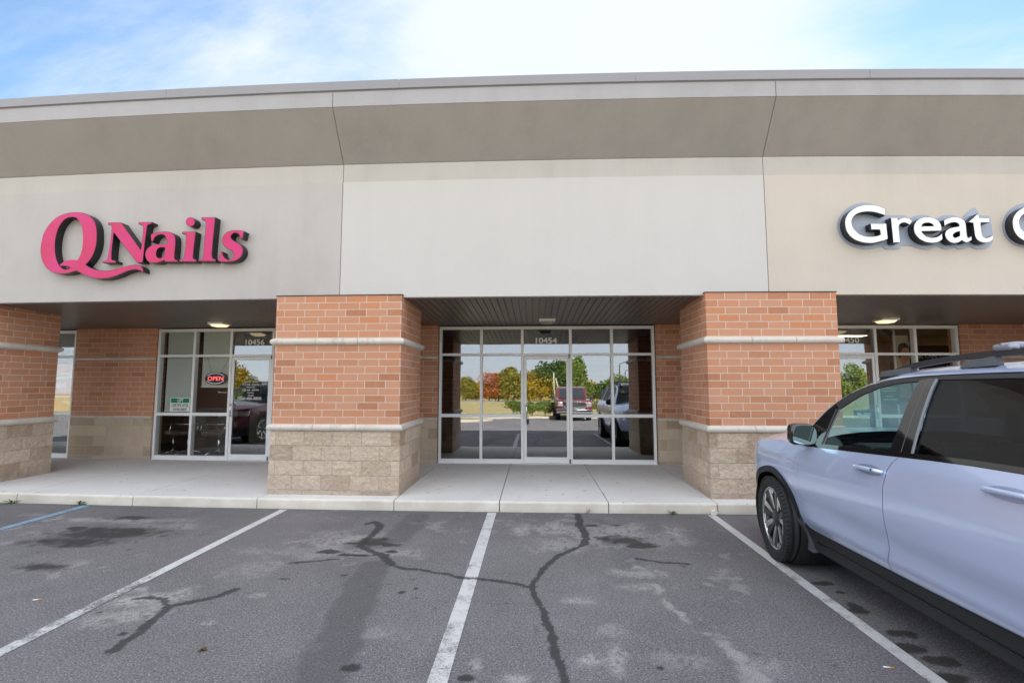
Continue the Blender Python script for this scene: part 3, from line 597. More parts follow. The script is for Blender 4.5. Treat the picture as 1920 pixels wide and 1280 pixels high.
for a, b in zip(cj[:-1], cj[1:]):
    MB().prof_x([(CB - 0.028, 5.640), (CB - 0.028, 5.766), (CB - 0.012, 5.775), (F + 0.35, 5.78), (F + 0.35, 5.60), (CB + 0.02, 5.60), (CB - 0.006, 5.632)], a + 0.0015, b - 0.0015).build('coping', M['coping'], bld, bow, True)
mb = MB(); mb.box(BX0, BX1, F + 0.14, 24, 5.40, 5.58); mb.box(BX0, BX1, 23.7, 24, -0.1, 5.40); mb.box(BX0, BX0 + 0.2, F + 0.14, 23.7, -0.1, 5.40); mb.box(BX1 - 0.2, BX1, F + 0.14, 23.7, -0.1, 5.40)
mb.build('roof', M['stucco_frieze'], bld, bow, True)
# soffit: ribbed metal boards running back to the shopfront
mb = MB(); ys0, ys1 = F + 0.02, GP + 0.02; zs0, zs1 = 2.778, 2.692
x = BX0; pts = []
while x < BX1:
    pts += [(x, 0), (x + 0.088, 0), (x + 0.092, 0.014), (x + 0.100, 0.014)]; x += 0.104
vs = []; fs = []
for i, (xx, dz) in enumerate(pts): vs += [(xx, ys0, zs0 + dz), (xx, ys1, zs1 + dz)]
for i in range(len(pts) - 1): fs.append((2*i, 2*i+1, 2*i+3, 2*i+2))
mb.add(vs, fs); mb.build('soffit', M['soffit'], bld, bow)
# brick pillars
ZB1, ZB2, BH, ZT = 0.874, 0.874 + 0.0945 + 1.1176, 0.0945, 2.795
def rough_prism(x0, x1, y0, y1, z0, z1, amp, step=0.022, seed=0, block=True):
    # four faces, finely divided and roughened like split-face block
    mb = MB()
    def face(o, u, nrm, L):
        nu = max(2, int(L/step)); nv = max(2, int((z1-z0)/step)); vs = []
        for j in range(nv + 1):
            for i in range(nu + 1):
                p = Vector(o) + Vector(u)*(L*i/nu) + Vector((0, 0, (z1-z0)*j/nv))
                e = min(i, nu - i)
                n3 = mnoise.noise(Vector((p.x*9 + seed, p.y*9, p.z*9)))*0.5 + mnoise.noise(Vector((p.x*27 + seed, p.y*27, p.z*27)))*0.5
                d = amp*n3 if j not in (0,) else 0
                vs.append(p + (Vector(nrm) if e > 0 else (Vector(nrm) + Vector(u)*(-1 if i == 0 else 1)).normalized()) * d)
        fs = [(j*(nu+1)+i, j*(nu+1)+i+1, (j+1)*(nu+1)+i+1, (j+1)*(nu+1)+i) for j in range(nv) for i in range(nu)]
        mb.add(vs, fs, 0, True)
    face((x0, y0, z0), (1, 0, 0), (0, -1, 0), x1-x0); face((x1, y0, z0), (0, 1, 0), (1, 0, 0), y1-y0)
    face((x1, y1, z0), (-1, 0, 0), (0, 1, 0), x1-x0); face((x0, y1, z0), (0, -1, 0), (-1, 0, 0), y1-y0)
    return mb
def band_profile(r, n=8):
    return [(0.0, -r)] + [(math.cos(-math.pi/2 + math.pi*k/n)*r*1.05 + 0.004, math.sin(-math.pi/2 + math.pi*k/n)*r) for k in range(n + 1)] + [(0.0, r)]
def band_ring(mb, x0, x1, y0, y1, zc, r, seg=0.62, gap=0.0035):
    pr = band_profile(r)
    def run(a, b, nrm, m0, m1):
        a = Vector(a); b = Vector(b); L = (b - a).length; u = (b - a)/L; n = max(1, round(L/seg))
        cuts = [L*i/n for i in range(n + 1)]
        for i in range(n):
            s0 = cuts[i] + (gap if i else 0); s1 = cuts[i+1] - (gap if i < n-1 else 0); vs = []
            for s, mi in ((s0, m0 and i == 0), (s1, m1 and i == n-1)):
                for (d, h) in pr:
                    ext = d*(1 if s == s1 else -1) if mi else 0
                    p = a + u*(s + ext) + Vector(nrm)*d; vs.append((p.x, p.y, zc + h))
            k = len(pr); fs = [(j, j+1, k+j+1, k+j) for j in range(k-1)] + [tuple(range(k)), tuple(range(2*k-1, k-1, -1))]
            mb.add(vs, fs, 0, False)
    run((x0, y0, 0), (x1, y0, 0), (0, -1, 0), True, True); run((x1, y0, 0), (x1, y1, 0), (1, 0, 0), True, True)
    run((x1, y1, 0), (x0, y1, 0), (0, 1, 0), True, True); run((x0, y1, 0), (x0, y0, 0), (-1, 0, 0), True, True)
def pillar(x0, x1, seed):
    y0, y1 = P, P + 1.20
    p = MB().box(x0, x1, y0, y1, ZB1 + 0.02, ZT, 2).build('brick_pillar', M['brick'], bld, bow, True)
    rough_prism(x0 - 0.012, x1 + 0.012, y0 - 0.012, y1 + 0.012, 0.0, ZB1 + 0.01, 0.022, seed=seed).build('block_base', M['block'], p, bow)
    for z in (ZB1 + BH/2, ZB2 + BH/2):
        mb = MB(); band_ring(mb, x0, x1, y0, y1, z, BH/2); mb.build('stone_band', M['stone'], p, bow, True)
    MB().box(x0 - 0.01, x1 + 0.01, y0 - 0.008, F + 0.02, ZT + 0.001, ZT + 0.012, 2).build('shadow_line', M['dark_gap'], p, bow, True)  # near-black strip drawn in for the shadow line above the pillar
    return p
pillar(-3.713, -1.872, 3.1); pillar(2.387, 4.177, 8.3); pillar(-10.20, -8.38, 5.7); pillar(8.62, 10.45, 1.9)
# recessed brick wall sections
def wall(x0, x1, bend):
    y0 = GP - 0.03; y1 = GP + 0.25
    w = MB().box(x0, x1, y0, y1, 0.87, 2.69).build('brick_wall', M['brick_wall'], bld, bend, True)
    MB().box(x0, x1, y0 - 0.004, y1, 0.0, 0.868).build('block_base', M['block_wall'], w, bend, True)
    for z in (0.852, 2.058):
        pr = [(y0 + 0.01 - d, z + h) for d, h in band_profile(0.030)]
        mb = MB(); n = max(1, round((x1-x0)/0.8))
        for i in range(n): mb.prof_x([(y0 + 0.02, z - 0.030)] + pr + [(y0 + 0.02, z + 0.030)], x0 + (x1-x0)*i/n + 0.002, x0 + (x1-x0)*(i+1)/n - 0.002, 1)
        mb.build('stone_band', M['stone'], w, bend, True)
wall(-9.69, -7.825, bow); wall(-5.255, -3.4, bow); wall(-3.4, -1.885, flat_mid); wall(2.372, 5.655, bow); wall(8.275, 11.5, bow); wall(-15.3, -12.2, bow)
# shopfronts
ZR = (0.0, 0.085, 0.886, 0.948, 2.087, 2.134, 2.610, 2.668)
TILT = 0.0109
def pane_box(x0, x1, z0, z1, yc):
    zm = (z0 + z1)/2 if z0 > 2 else 1.3; t = 0.003; TILT = 0.042 if z0 > 2 else 0.0109
    vs = []
    for x in (x0, x1):
        for z in (z0, z1):
            y = yc + TILT*(z - zm); vs += [(x, y - t, z), (x, y + t, z)]
    mb = MB(); mb.add(vs, [(0, 4, 6, 2), (1, 3, 7, 5), (0, 2, 3, 1), (4, 5, 7, 6), (0, 1, 5, 4), (2, 6, 7, 3)]); return mb
def shopfront(label, xs, door, bend, panemat, hinge=1, number=None):
    y0, y1 = GP, GP + 0.11; w = 0.026
    mb = MB()
    for i, x in enumerate(xs):
        a, b = (x, x + 0.05) if i == 0 else ((x - 0.05, x) if i == len(xs)-1 else (x - w, x + w))
        if i == 0 or i == len(xs) - 1: mb.box(a, b, y0 - 0.002, y1 + 0.002, ZR[0], ZR[7], 1)
        else: mb.box(a, b, y0, y1, ZR[0], ZR[7], 1)
    edges = []
    for i in range(len(xs) - 1):
        a = xs[i] + (0.05 if i == 0 else w); b = xs[i+1] - (0.05 if i == len(xs)-2 else w)
        edges.append((a, b))
        mb.box(a, b, y0 + 0.002, y1 - 0.002, ZR[6], ZR[7] - 0.001, 1); mb.box(a, b, y0 + 0.002, y1 - 0.002, ZR[4], ZR[5], 1)
        if i != door:
            mb.box(a, b, y0 + 0.002, y1 - 0.002, ZR[2], ZR[3], 1); mb.box(a, b, y0 + 0.002, y1 - 0.002, ZR[0], ZR[1], 1)
        else: mb.box(a, b, y0 - 0.02, y1, 0.0, 0.010, 1)
    fr = tag(mb.build('shopfront', M['alu'], bld, bend, True), label)
    yg = y0 + 0.045
    for i, (a, b) in enumerate(edges):
        spans = [(ZR[5], ZR[6])] + ([] if i == door else [(ZR[1], ZR[2]), (ZR[3], ZR[4])])
        for z0, z1 in spans: pane_box(a, b, z0, z1, yg).build('window_pane', M[panemat(i, z0)] if callable(panemat) else M[panemat], fr, bend)
    if door is not None:
        a, b = edges[door]; a += 0.006; b -= 0.006; s = 0.052; ya, yb = y0 + 0.012, y0 + 0.057
        mb = MB(); mb.box(a, a + s, ya, yb, 0.014, 2.081, 1); mb.box(b - s, b, ya, yb, 0.014, 2.081, 1)
        mb.box(a + s, b - s, ya + 0.001, yb - 0.001, 2.018, 2.080, 1); mb.box(a + s, b - s, ya + 0.001, yb - 0.001, 0.015, 0.124, 1)
        d = mb.build('door', M['alu'], bld, bend, True)
        pane_box(a + s, b - s, 0.124, 2.018, (ya + yb)/2).build('door_pane', M[panemat(door, 1)] if callable(panemat) else M[panemat], d, bend)
        hx = a + 0.028 if hinge == 1 else b - 0.028; sg = 1 if hinge == 1 else -1
        mb = MB(); mb.tube([(hx, ya, 1.12), (hx + sg*0.01, ya - 0.05, 1.12), (hx + sg*0.02, ya - 0.065, 1.10), (hx + sg*0.02, ya - 0.065, 0.92), (hx + sg*0.01, ya - 0.05, 0.89), (hx, ya, 0.88)], 0.011)
        mb.build('door_handle', M['chrome'], d, bend)
        MB().box(a + s, b - s, yb + 0.03, yb + 0.05, 1.105, 1.130, 1).build('push_bar', M['alu'], d, bend, True)
        mb = MB(); mb.lathe([(-0.006, 0.0), (-0.006, 0.018), (0.006, 0.018)], 16, axis='x', c=(0, 0, 0))
        hb = b + 0.006 if hinge == 1 else a - 0.006
        for zp in (2.03, 0.004): MB().box(hb - 0.014, hb + 0.014, ya - 0.02, ya + 0.004, zp, zp + 0.085, 1).build('door_pivot', M['alu_dark'], d, bend, True)
        if number:
            txt, n0, n1 = number
            mb = MB(); text_xz(mb, txt, n0, n1, 2.326, yg - 0.014, 0.116, offset=0.02); mb.build('address_number', M['number'], fr, bend)
    return fr
shopfront('vacant shopfront of five bays with centre door, number 10454', [-1.867, -1.031, -0.222, 0.724, 1.529, 2.352], 2, flat_mid, 'pane', 1, ('10454', 0.044, 0.462))
shopfront('nail salon shopfront with blinds and door at its right, number 10456', [-7.812, -7.002, -6.20, -5.27], 2, bow, lambda i, z: 'pane' if i == 2 else 'pane_clear', 1, ('10456', -5.913, -5.507))
shopfront('hair salon shopfront with door at its left, number 10450', [5.672, 6.638, 7.42, 8.262], 0, bow, lambda i, z: 'pane' if i == 0 else 'pane_clear', -1, ('10450', 5.93, 6.34))
shopfront('narrow window beyond the far left pillar', [-12.2, -11.35, -10.53, -9.705], None, bow, 'pane_clear')
# rooms behind the glass
def room(x0, x1, wallm, floorm, bend):
    MB().box(x0, x1, GP + 0.12, 15.2, -0.05, -0.004).build('room_floor', M[floorm], bld, bend, True)
    mb = MB(); mb.box(x0, x1, 14.6, 14.7, -0.004, 2.9); mb.box(x0, x0 + 0.08, GP + 0.26, 14.6, -0.004, 2.9, 1); mb.box(x1 - 0.08, x1, GP + 0.26, 14.6, -0.004, 2.9, 1)
    mb.box(x0, x1, GP + 0.12, 14.7, 2.75, 2.86)
    mb.build('room_wall', M[wallm], bld, bend, True)
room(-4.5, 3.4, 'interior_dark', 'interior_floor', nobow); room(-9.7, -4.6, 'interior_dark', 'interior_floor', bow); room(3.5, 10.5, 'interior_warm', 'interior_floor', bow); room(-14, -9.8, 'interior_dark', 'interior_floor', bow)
for lx, ly in ((5.5, 11.4), (7.2, 12.4)): MB().box(lx, lx + 1.2, ly, ly + 0.3, 2.735, 2.748, 1).build('room_light', M['ceil_light'], bld, bow, True)
# ------------------------------------------------------------------ soffit lights
def soffit_light(x, y, lit, label, w=0.26, d=0.24):
    z = 2.778 - 0.086*(y - F)/(GP - F); y += bow(x)
    t = local_thing('soffit_light', (x, y, z), label, 'ceiling light', 'soffit lights in front of the shop doors')
    mb = MB(); k = 0.02
    for a, b, c2, e in ((-w/2-k, w/2+k, -d/2-k, -d/2), (-w/2-k, w/2+k, d/2, d/2+k), (-w/2-k, -w/2, -d/2, d/2), (w/2, w/2+k, -d/2, d/2)): mb.box(a, b, c2, e, -0.035, 0.012, 1)
    mb.build('light_frame', M['alu'] if not lit else M['lamp_on'] if False else M['alu'], t)
    mb = MB(); mb.add([(-w/2, -d/2, -0.03), (w/2, -d/2, -0.03), (w/2, d/2, -0.03), (-w/2, d/2, -0.03), (-w/2*.7, -d/2*.7, -0.075), (w/2*.7, -d/2*.7, -0.075), (w/2*.7, d/2*.7, -0.075), (-w/2*.7, d/2*.7, -0.075)],
                      [(0, 1, 5, 4), (1, 2, 6, 5), (2, 3, 7, 6), (3, 0, 4, 7), (4, 5, 6, 7)])
    mb.build('light_diffuser', M['lamp_on'] if lit else M['lamp_off'], t)
soffit_light(-6.09, 9.05, True, 'glowing square soffit light above the 10456 salon door')
soffit_light(0.25, 9.0, False, 'unlit soffit light above the vacant 10454 door')
soffit_light(6.42, 9.0, True, 'glowing square soffit light above the 10450 door')

# ------------------------------------------------------------------ channel letter signs
def letter(parent, loops, name, y_face, y_back, face_m, side_m, inset=0.007, sub=5):
    sm = [catmull(lp, sub) for lp in loops]
    v, f = curve_mesh(sm, 0.5)
    def place(v, ya, yb, zf): return None
    mb = MB()
    for p in v: pass
    # curve extrudes along +-0.5 in local z: local z=+0.5 is the face towards the viewer
    mb.add([(p[0], y_face if p[2] > 0 else y_back, p[1]) for p in v], f)
    b = mb.build(name, M[side_m], parent, bow, True)
    v, f = curve_mesh([shrink(lp, inset if i == 0 else inset) for i, lp in enumerate(sm)], 0.0)
    mb = MB(); mb.add([(p[0], y_face - 0.004, p[1]) for p in v], f); mb.add([(p[0], y_face - 0.001, p[1]) for p in v], f); mb.build('letter_face', M[face_m], b, bow)
    return b
t = thing('shop_sign', (-6.3, F, 3.4), 'pink channel letters QNails with black sides and a swash tail', 'sign')
for k in ('Q', 'N', 'a', 'i', 'l', 's'):
    letter(t, LETTERS_LEFT[k], 'letter', F - 0.125, F - 0.006, 'pink', 'sign_black')
t = thing('shop_sign', (6.0, F, 3.6), 'white channel letters Great C on a blue-grey backer panel', 'sign')
for lp in BACKERS:
    v, f = curve_mesh([catmull(lp, 3)], 0.5); mb = MB(); mb.add([(p[0], F - 0.016 if p[2] > 0 else F - 0.006, p[1]) for p in v], f); mb.build('backer_panel', M['backer'], t, bow, True)
for k in ('G', 'r', 'e', 'a', 't', 'C'):
    letter(t, LETTERS_RIGHT[k], 'letter', F - 0.125, F - 0.017, 'white_face', 'sign_black', 0.005)

# ------------------------------------------------------------------ nail salon window
GI = GP + 0.12
def blind(x0, x1, z0, z1, label):
    t = thing('window_blind', ((x0+x1)/2, GI + 0.05 + bow((x0+x1)/2), z0), label, 'blind', 'blinds in the nail salon window')
    mb = MB(); n = int((z1-z0)/0.028)
    for i in range(n):
        z = z0 + 0.03 + (z1-z0-0.03)*i/n; mb.quad((x0, GI + 0.040, z), (x1, GI + 0.040, z), (x1, GI + 0.052, z + 0.030), (x0, GI + 0.052, z + 0.030))
    mb.build('slats', M['blind'], t, bow)
    MB().box(x0, x1, GI + 0.03, GI + 0.06, z0, z0 + 0.028, 1).build('bottom_rail', M['number'], t, bow, True)
    MB().box(x0, x1, GI + 0.025, GI + 0.07, z1, z1 + 0.04, 1).build('headrail', M['number'], t, bow, True)
blind(-7.72, -7.03, 0.955, 2.63, 'pale slatted blind lowered to the mid rail of the salon window')
blind(-6.92, -6.22, 1.46, 2.63, 'pale slatted blind half raised behind the open sign')
t = thing('open_sign', (-6.56, GI - 0.02 + bow(-6.56), 1.54), 'oval red OPEN neon sign hanging in the salon window', 'neon sign')
def oval(a, b, n=40, e=2.4): return [(a*math.copysign(abs(math.cos(2*math.pi*k/n))**(2/e), math.cos(2*math.pi*k/n)), b*math.copysign(abs(math.sin(2*math.pi*k/n))**(2/e), math.sin(2*math.pi*k/n))) for k in range(n)]
cx, cz, yo = -6.56, 1.645, GI - 0.02
v, f = curve_mesh([oval(0.235, 0.125)], 0.5); mb = MB(); mb.add([(cx + p[0], yo - 0.012 if p[2] > 0 else yo + 0.02, cz + p[1]) for p in v], f); mb.build('sign_panel', M['sign_black'], t, bow, True)
mb = MB()
for s in (1, -1):
    pts = [(cx + 0.205*math.cos(a), yo - 0.024, cz + s*0.104*math.sin(a)) for a in np.linspace(R(28), R(152), 16)]; mb.tube(pts, 0.0065, 8)
mb.build('neon_border', M['neon_blue'], t, bow)
mb = MB(); text_xz(mb, 'OPEN', cx - 0.17, cx + 0.17, cz - 0.045, yo - 0.022, 0.085, offset=0.004); text_xz(mb, 'OPEN', cx - 0.17, cx + 0.17, cz - 0.045, yo - 0.020, 0.085, offset=0.004); mb.build('neon_lettering', M['neon_red'], t, bow)
mb = MB(); mb.tube([(cx - 0.11, yo, cz + 0.10), (cx - 0.22, yo + 0.02, cz + 0.42)], 0.003, 6); mb.tube([(cx + 0.10, yo, cz + 0.10), (cx + 0.24, yo + 0.02, cz + 0.42)], 0.003, 6); mb.build('hanging_chain', M['alu_dark'], t, bow)
t = thing('gift_sign', (-7.27, GP + 0.03, 0.97), 'small white and green GIFT CERTIFICATES AVAILABLE sign in the window corner', 'sign')
ys_ = GP + 0.028
MB().box(-7.49, -7.06, ys_, ys_ + 0.006, 0.965, 1.255, 1).build('sign_board', M['paper'], t, bow, True)
mgreen = simple('green_print', (0.0, 0.22, 0.09), 0.5); mgd = simple('dark_green_print', (0.005, 0.10, 0.06), 0.5)
MB().box(-7.475, -7.075, ys_ - 0.003, ys_ - 0.001, 1.145, 1.240, 1).build('sign_header', mgreen, t, bow, True)
mb = MB(); text_xz(mb, 'GIFT', -7.33, -7.20, 1.160, ys_ - 0.006, 0.065, offset=0.02); mb.build('sign_lettering', M['paper'], t, bow)
mb = MB(); text_xz(mb, 'CERTIFICATES', -7.455, -7.09, 1.065, ys_ - 0.004, 0.058, offset=0.015); text_xz(mb, 'AVAILABLE', -7.42, -7.12, 0.985, ys_ - 0.004, 0.058, offset=0.015); mb.build('sign_lettering', mgd, t, bow)
# lettering on the salon door
t = thing('door_lettering', (-5.74, GP + 0.03 + bow(-5.74), 1.3), 'white vinyl lettering with opening hours and phone number on the salon door', 'lettering')
mb = MB(); yl = GP + 0.034
for body, x0, x1, z, cap in (('Q NAILS', -5.87, -5.62, 1.63, 0.055), ('Monday - Friday', -5.90, -5.60, 1.56, 0.032), ('9:30 AM - 7:30 PM', -5.93, -5.58, 1.50, 0.036), ('Saturday', -5.84, -5.66, 1.445, 0.034), ('9:00 AM - 6:00 PM', -5.93, -5.58, 1.39, 0.036), ('Sunday', -5.82, -5.68, 1.335, 0.034), ('Closed', -5.81, -5.69, 1.285, 0.034), ('260-486-8808', -5.99, -5.52, 1.21, 0.058)):
    text_xz(mb, body, x0, x1, z, yl + TILT*(z - 1.3) - 0.008, cap, offset=0.01)
mb.build('lettering_film', M['number'], t, bow)
t = thing('window_lettering', (-6.36, GP + 0.03 + bow(-6.36), 1.36), 'tiny white script lettering low in the open sign window', 'lettering')
mb = MB(); text_xz(mb, 'Sorry', -6.46, -6.37, 1.345, GP + 0.037, 0.035, offset=0.01, shear=0.3); text_xz(mb, 'no checks', -6.36, -6.24, 1.365, GP + 0.037, 0.015, offset=0.01); text_xz(mb, 'please', -6.36, -6.24, 1.342, GP + 0.037, 0.012, offset=0.01); mb.build('lettering_film', M['number'], t, bow)
def salon_chair(x, y, rz, label):
    t = local_thing('salon_chair', (x, y + bow(x), 0), label, 'salon chair', 'black and chrome chairs in the nail salon', rz)
    MB().rbox((0, 0, 0.50), (0.50, 0.50, 0.10), 0.03).build('seat', M['black_vinyl'], t)
    MB().rbox((0, 0.24, 0.74), (0.48, 0.08, 0.40), 0.03).build('backrest', M['black_vinyl'], t)
    mb = MB()
    for s in (-1, 1): mb.tube([(s*0.27, 0.22, 0.52), (s*0.28, 0.20, 0.70), (s*0.28, -0.16, 0.70), (s*0.27, -0.22, 0.55)], 0.012, 8)
    mb.tube([(-0.28, -0.16, 0.70), (-0.1, -0.2, 0.685), (0.1, -0.2, 0.685), (0.28, -0.16, 0.70)], 0.010, 8)
    mb.build('armrest', M['chrome'], t)
    MB().tube([(0, 0, 0.06), (0, 0, 0.46)], 0.028, 12).build('pedestal', M['chrome'], t)
    mb = MB()
    for k in range(5):
        a = 2*math.pi*k/5 + 0.3; mb.tube([(0, 0, 0.11), (0.18*math.cos(a), 0.18*math.sin(a), 0.085), (0.32*math.cos(a), 0.32*math.sin(a), 0.02)], 0.018, 8, r2=0.012)
    mb.build('star_base', M['chrome'], t)
salon_chair(-7.42, 10.15, 0.15, 'black salon chair behind the left lower window pane'); salon_chair(-6.72, 10.15, -0.1, 'black salon chair behind the lower pane beside the door')
t = local_thing('salon_stool', (-7.85, 10.25 + bow(-7.85), 0), 'small tan topped chrome stool at the left end of the salon window', 'stool')
MB().lathe([(0.52, 0.0), (0.52, 0.15), (0.50, 0.17), (0.46, 0.17), (0.44, 0.12)], 24, axis='z').build('seat', simple('tan_vinyl', (0.42, 0.30, 0.18), 0.5), t)
MB().tube([(0, 0, 0.05), (0, 0, 0.45)], 0.02, 10).build('pedestal', M['chrome'], t)
mb = MB()
for k in range(5):
    a = 2*math.pi*k/5; mb.tube([(0, 0, 0.09), (0.22*math.cos(a), 0.22*math.sin(a), 0.02)], 0.014, 8)
mb.build('star_base', M['chrome'], t)
t = local_thing('cabinet', (-6.0, 10.6 + bow(-6.0), 0), 'cream cabinet on legs inside the salon door', 'cabinet')
MB().rbox((0, 0, 0.56), (0.42, 0.38, 0.60), 0.012).build('cabinet_body', M['cream'], t)
MB().rbox((0.0, -0.20, 0.72), (0.36, 0.02, 0.2), 0.006).build('drawer_front', M['cream'], t)
for sx in (-1, 1):
    for sy in (-1, 1): MB().tube([(sx*0.17, sy*0.15, 0), (sx*0.17, sy*0.15, 0.27)], 0.014, 8).build('leg', M['alu_dark'], t)
# key box on the vacant door
t = local_thing('key_lockbox', (-0.118, GP - 0.03, 0.80), 'small black key lockbox hanging from the vacant door handle', 'lockbox')
MB().rbox((0, 0, 0.0), (0.045, 0.035, 0.085), 0.006).build('lockbox_body', M['black_plastic'], t)
MB().tube([(-0.014, 0, 0.04), (-0.014, 0, 0.085), (0, 0, 0.10), (0.014, 0, 0.085), (0.014, 0, 0.04)], 0.004, 8).build('shackle', M['alu_dark'], t)
# red graphic in the far left window
t = thing('window_poster', (-10.1, GP + 0.12 + bow(-10.1), 0.95), 'red poster with white marks behind the far left window', 'poster')
MB().box(-10.5, -9.75, GP + 0.13, GP + 0.136, 0.96, 1.95, 1).build('poster_sheet', simple('red_print', (0.62, 0.09, 0.06), 0.5, 0, 0.4, 3), t, bow, True)
mb = MB()
for z, a, b in ((1.72, -10.35, -9.85), (1.64, -10.4, -9.82), (1.50, -10.3, -10.0), (1.45, -10.25, -10.0), (1.24, -10.5, -9.78), (1.12, -10.1, -9.9)): mb.box(a, b, GP + 0.126, GP + 0.128, z, z + 0.045, 1)
mb.build('poster_marks', M['paper'], t, bow, True)
# ------------------------------------------------------------------ hair salon window
def sheet(name, x0, x1, z0, z1, y, mat, label, cat, group=None):
    o = MB().box(x0, x1, y, y + 0.003, z0, z1, 1).build(name, mat, None, bow, True, origin=((x0+x1)/2, y + bow((x0+x1)/2), z0)); return tag(o, label, cat, group)
sheet('paper_notice', 5.79, 6.28, 2.145, 2.285, GP + 0.055, M['paper'], 'white paper strip taped inside the 10450 transom', 'paper')
sheet('paper_notice', 6.04, 6.27, 1.55, 1.86, GP + 0.065, M['paper'], 'white printed notice taped high on the 10450 door', 'paper')
sheet('paper_notice', 6.42, 6.57, 1.52, 1.68, GP + 0.065, M['paper'], 'small pale notice taped on the 10450 door beside the hinge', 'paper')
for px, lab in ((6.86, 'left of two pale display poles behind the hair salon window'), (7.26, 'right of two pale display poles behind the hair salon window')):
    o = MB().tube([(px, GP + 0.35, 0.0), (px, GP + 0.35, 2.74)], 0.017, 12).build('display_pole', M['alu'], None, bow, origin=(px, GP + 0.35 + bow(px), 0)); tag(o, lab, 'pole', 'display poles in the hair salon window')
t = thing('wall_poster', (7.52, GP + 0.45 + bow(7.5), 1.5), 'tall poster showing a dark haired head behind the salon window', 'poster')
MB().box(7.34, 7.66, GP + 0.50, GP + 0.508, 1.25, 2.52, 1).build('poster_sheet', M['cream'], t, bow, True)
v, f = curve_mesh([catmull([(7.50, 2.33), (7.60, 2.30), (7.645, 2.20), (7.635, 2.06), (7.60, 1.96), (7.60, 1.88), (7.65, 1.80), (7.65, 1.60), (7.42, 1.60), (7.44, 1.80), (7.49, 1.90), (7.46, 2.02), (7.45, 2.22)], 4, 90)]); mb = MB(); mb.add([(p[0], GP + 0.497, p[1]) for p in v], f); mb.build('poster_figure', simple('skin_print', (0.50, 0.22, 0.12), 0.6), t, bow)
v, f = curve_mesh([catmull([(7.45, 2.05), (7.43, 2.20), (7.46, 2.33), (7.56, 2.37), (7.63, 2.33), (7.655, 2.24), (7.60, 2.27), (7.52, 2.24), (7.49, 2.15), (7.475, 2.05)], 4, 90)]); mb = MB(); mb.add([(p[0], GP + 0.494, p[1]) for p in v], f); mb.build('poster_hair', simple('dark_print', (0.02, 0.015, 0.012), 0.6), t, bow)
t = thing('wall_board', (8.3, GP + 0.9 + bow(8.3), 1.6), 'dark board lettered Great Clips on the salon back wall', 'sign')
MB().box(8.0, 9.05, GP + 1.10, GP + 1.13, 1.35, 2.36, 1).build('board_panel', simple('charcoal_board', (0.03, 0.026, 0.024), 0.5), t, bow, True)
MB().box(7.72, 7.95, GP + 1.10, GP + 1.13, 1.35, 2.36, 1).build('board_panel', simple('brown_board', (0.06, 0.035, 0.025), 0.5), t, bow, True)
mb = MB(); text_xz(mb, 'Great Clips', 8.12, 8.72, 2.06, GP + 1.09, 0.12); mb.build('board_lettering', M['paper'], t, bow)
def track_light(x, y, lab):
    t = local_thing('track_light', (x, y + bow(x), 2.745), lab, 'spotlight', 'ceiling spotlights in the hair salon')
    MB().tube([(0, 0, 0), (0, 0, -0.10)], 0.012, 8).build('stem', M['black_plastic'], t); MB().tube([(-0.05, 0.03, -0.07), (0.07, -0.06, -0.17)], 0.04, 12, r2=0.055).build('lamp_head', M['black_plastic'], t)
track_light(7.05, GP + 0.7, 'black ceiling spotlight behind the middle hair salon pane'); track_light(7.40, GP + 0.75, 'black ceiling spotlight near the window mullion of the hair salon')
t = thing('window_lettering', (6.05, GP + 0.04 + bow(6.05), 1.12), 'pale Great Clips lettering on the glass of the 10450 door', 'lettering')
mb = MB(); text_xz(mb, 'Great Clips', 5.80, 6.46, 1.09, GP + 0.030, 0.10); mb.build('lettering_film', simple('mint_vinyl', (0.45, 0.75, 0.62), 0.6), t, bow)
t = thing('door_placard', (6.4, GP + 0.04 + bow(6.4), 0.88), 'teal placard with a white arrow beneath the glass lettering of door 10450', 'sign')
MB().box(6.15, 6.52, GP + 0.028, GP + 0.032, 0.86, 1.03, 1).build('placard_sheet', M['teal'], t, bow, True)
mb = MB(); mb.add([(6.21, GP + 0.024, 0.91), (6.26, GP + 0.024, 0.91), (6.26, GP + 0.024, 0.89), (6.31, GP + 0.024, 0.945), (6.26, GP + 0.024, 1.0), (6.26, GP + 0.024, 0.98), (6.21, GP + 0.024, 0.98)], [(0, 1, 2, 3, 4, 5, 6)]); 
for z in (0.965, 0.935, 0.905): mb.box(6.34, 6.48, GP + 0.023, GP + 0.025, z, z + 0.012, 1)
mb.build('placard_print', M['paper'], t, bow)
t = thing('window_placard', (6.95, GP + 0.04 + bow(6.95), 1.2), 'teal window placard with white lines right of door 10450', 'sign')
MB().box(6.74, 7.14, GP + 0.12, GP + 0.126, 1.14, 1.62, 1).build('placard_sheet', M['teal'], t, bow, True)
mb = MB()
for z, a, b in ((1.52, 6.80, 6.95), (1.44, 6.78, 7.08), (1.39, 6.78, 7.05), (1.28, 6.86, 7.0), (1.22, 6.80, 7.08)): mb.box(a, b, GP + 0.114, GP + 0.117, z, z + 0.022, 1)
mb.build('placard_print', M['paper'], t, bow, True)

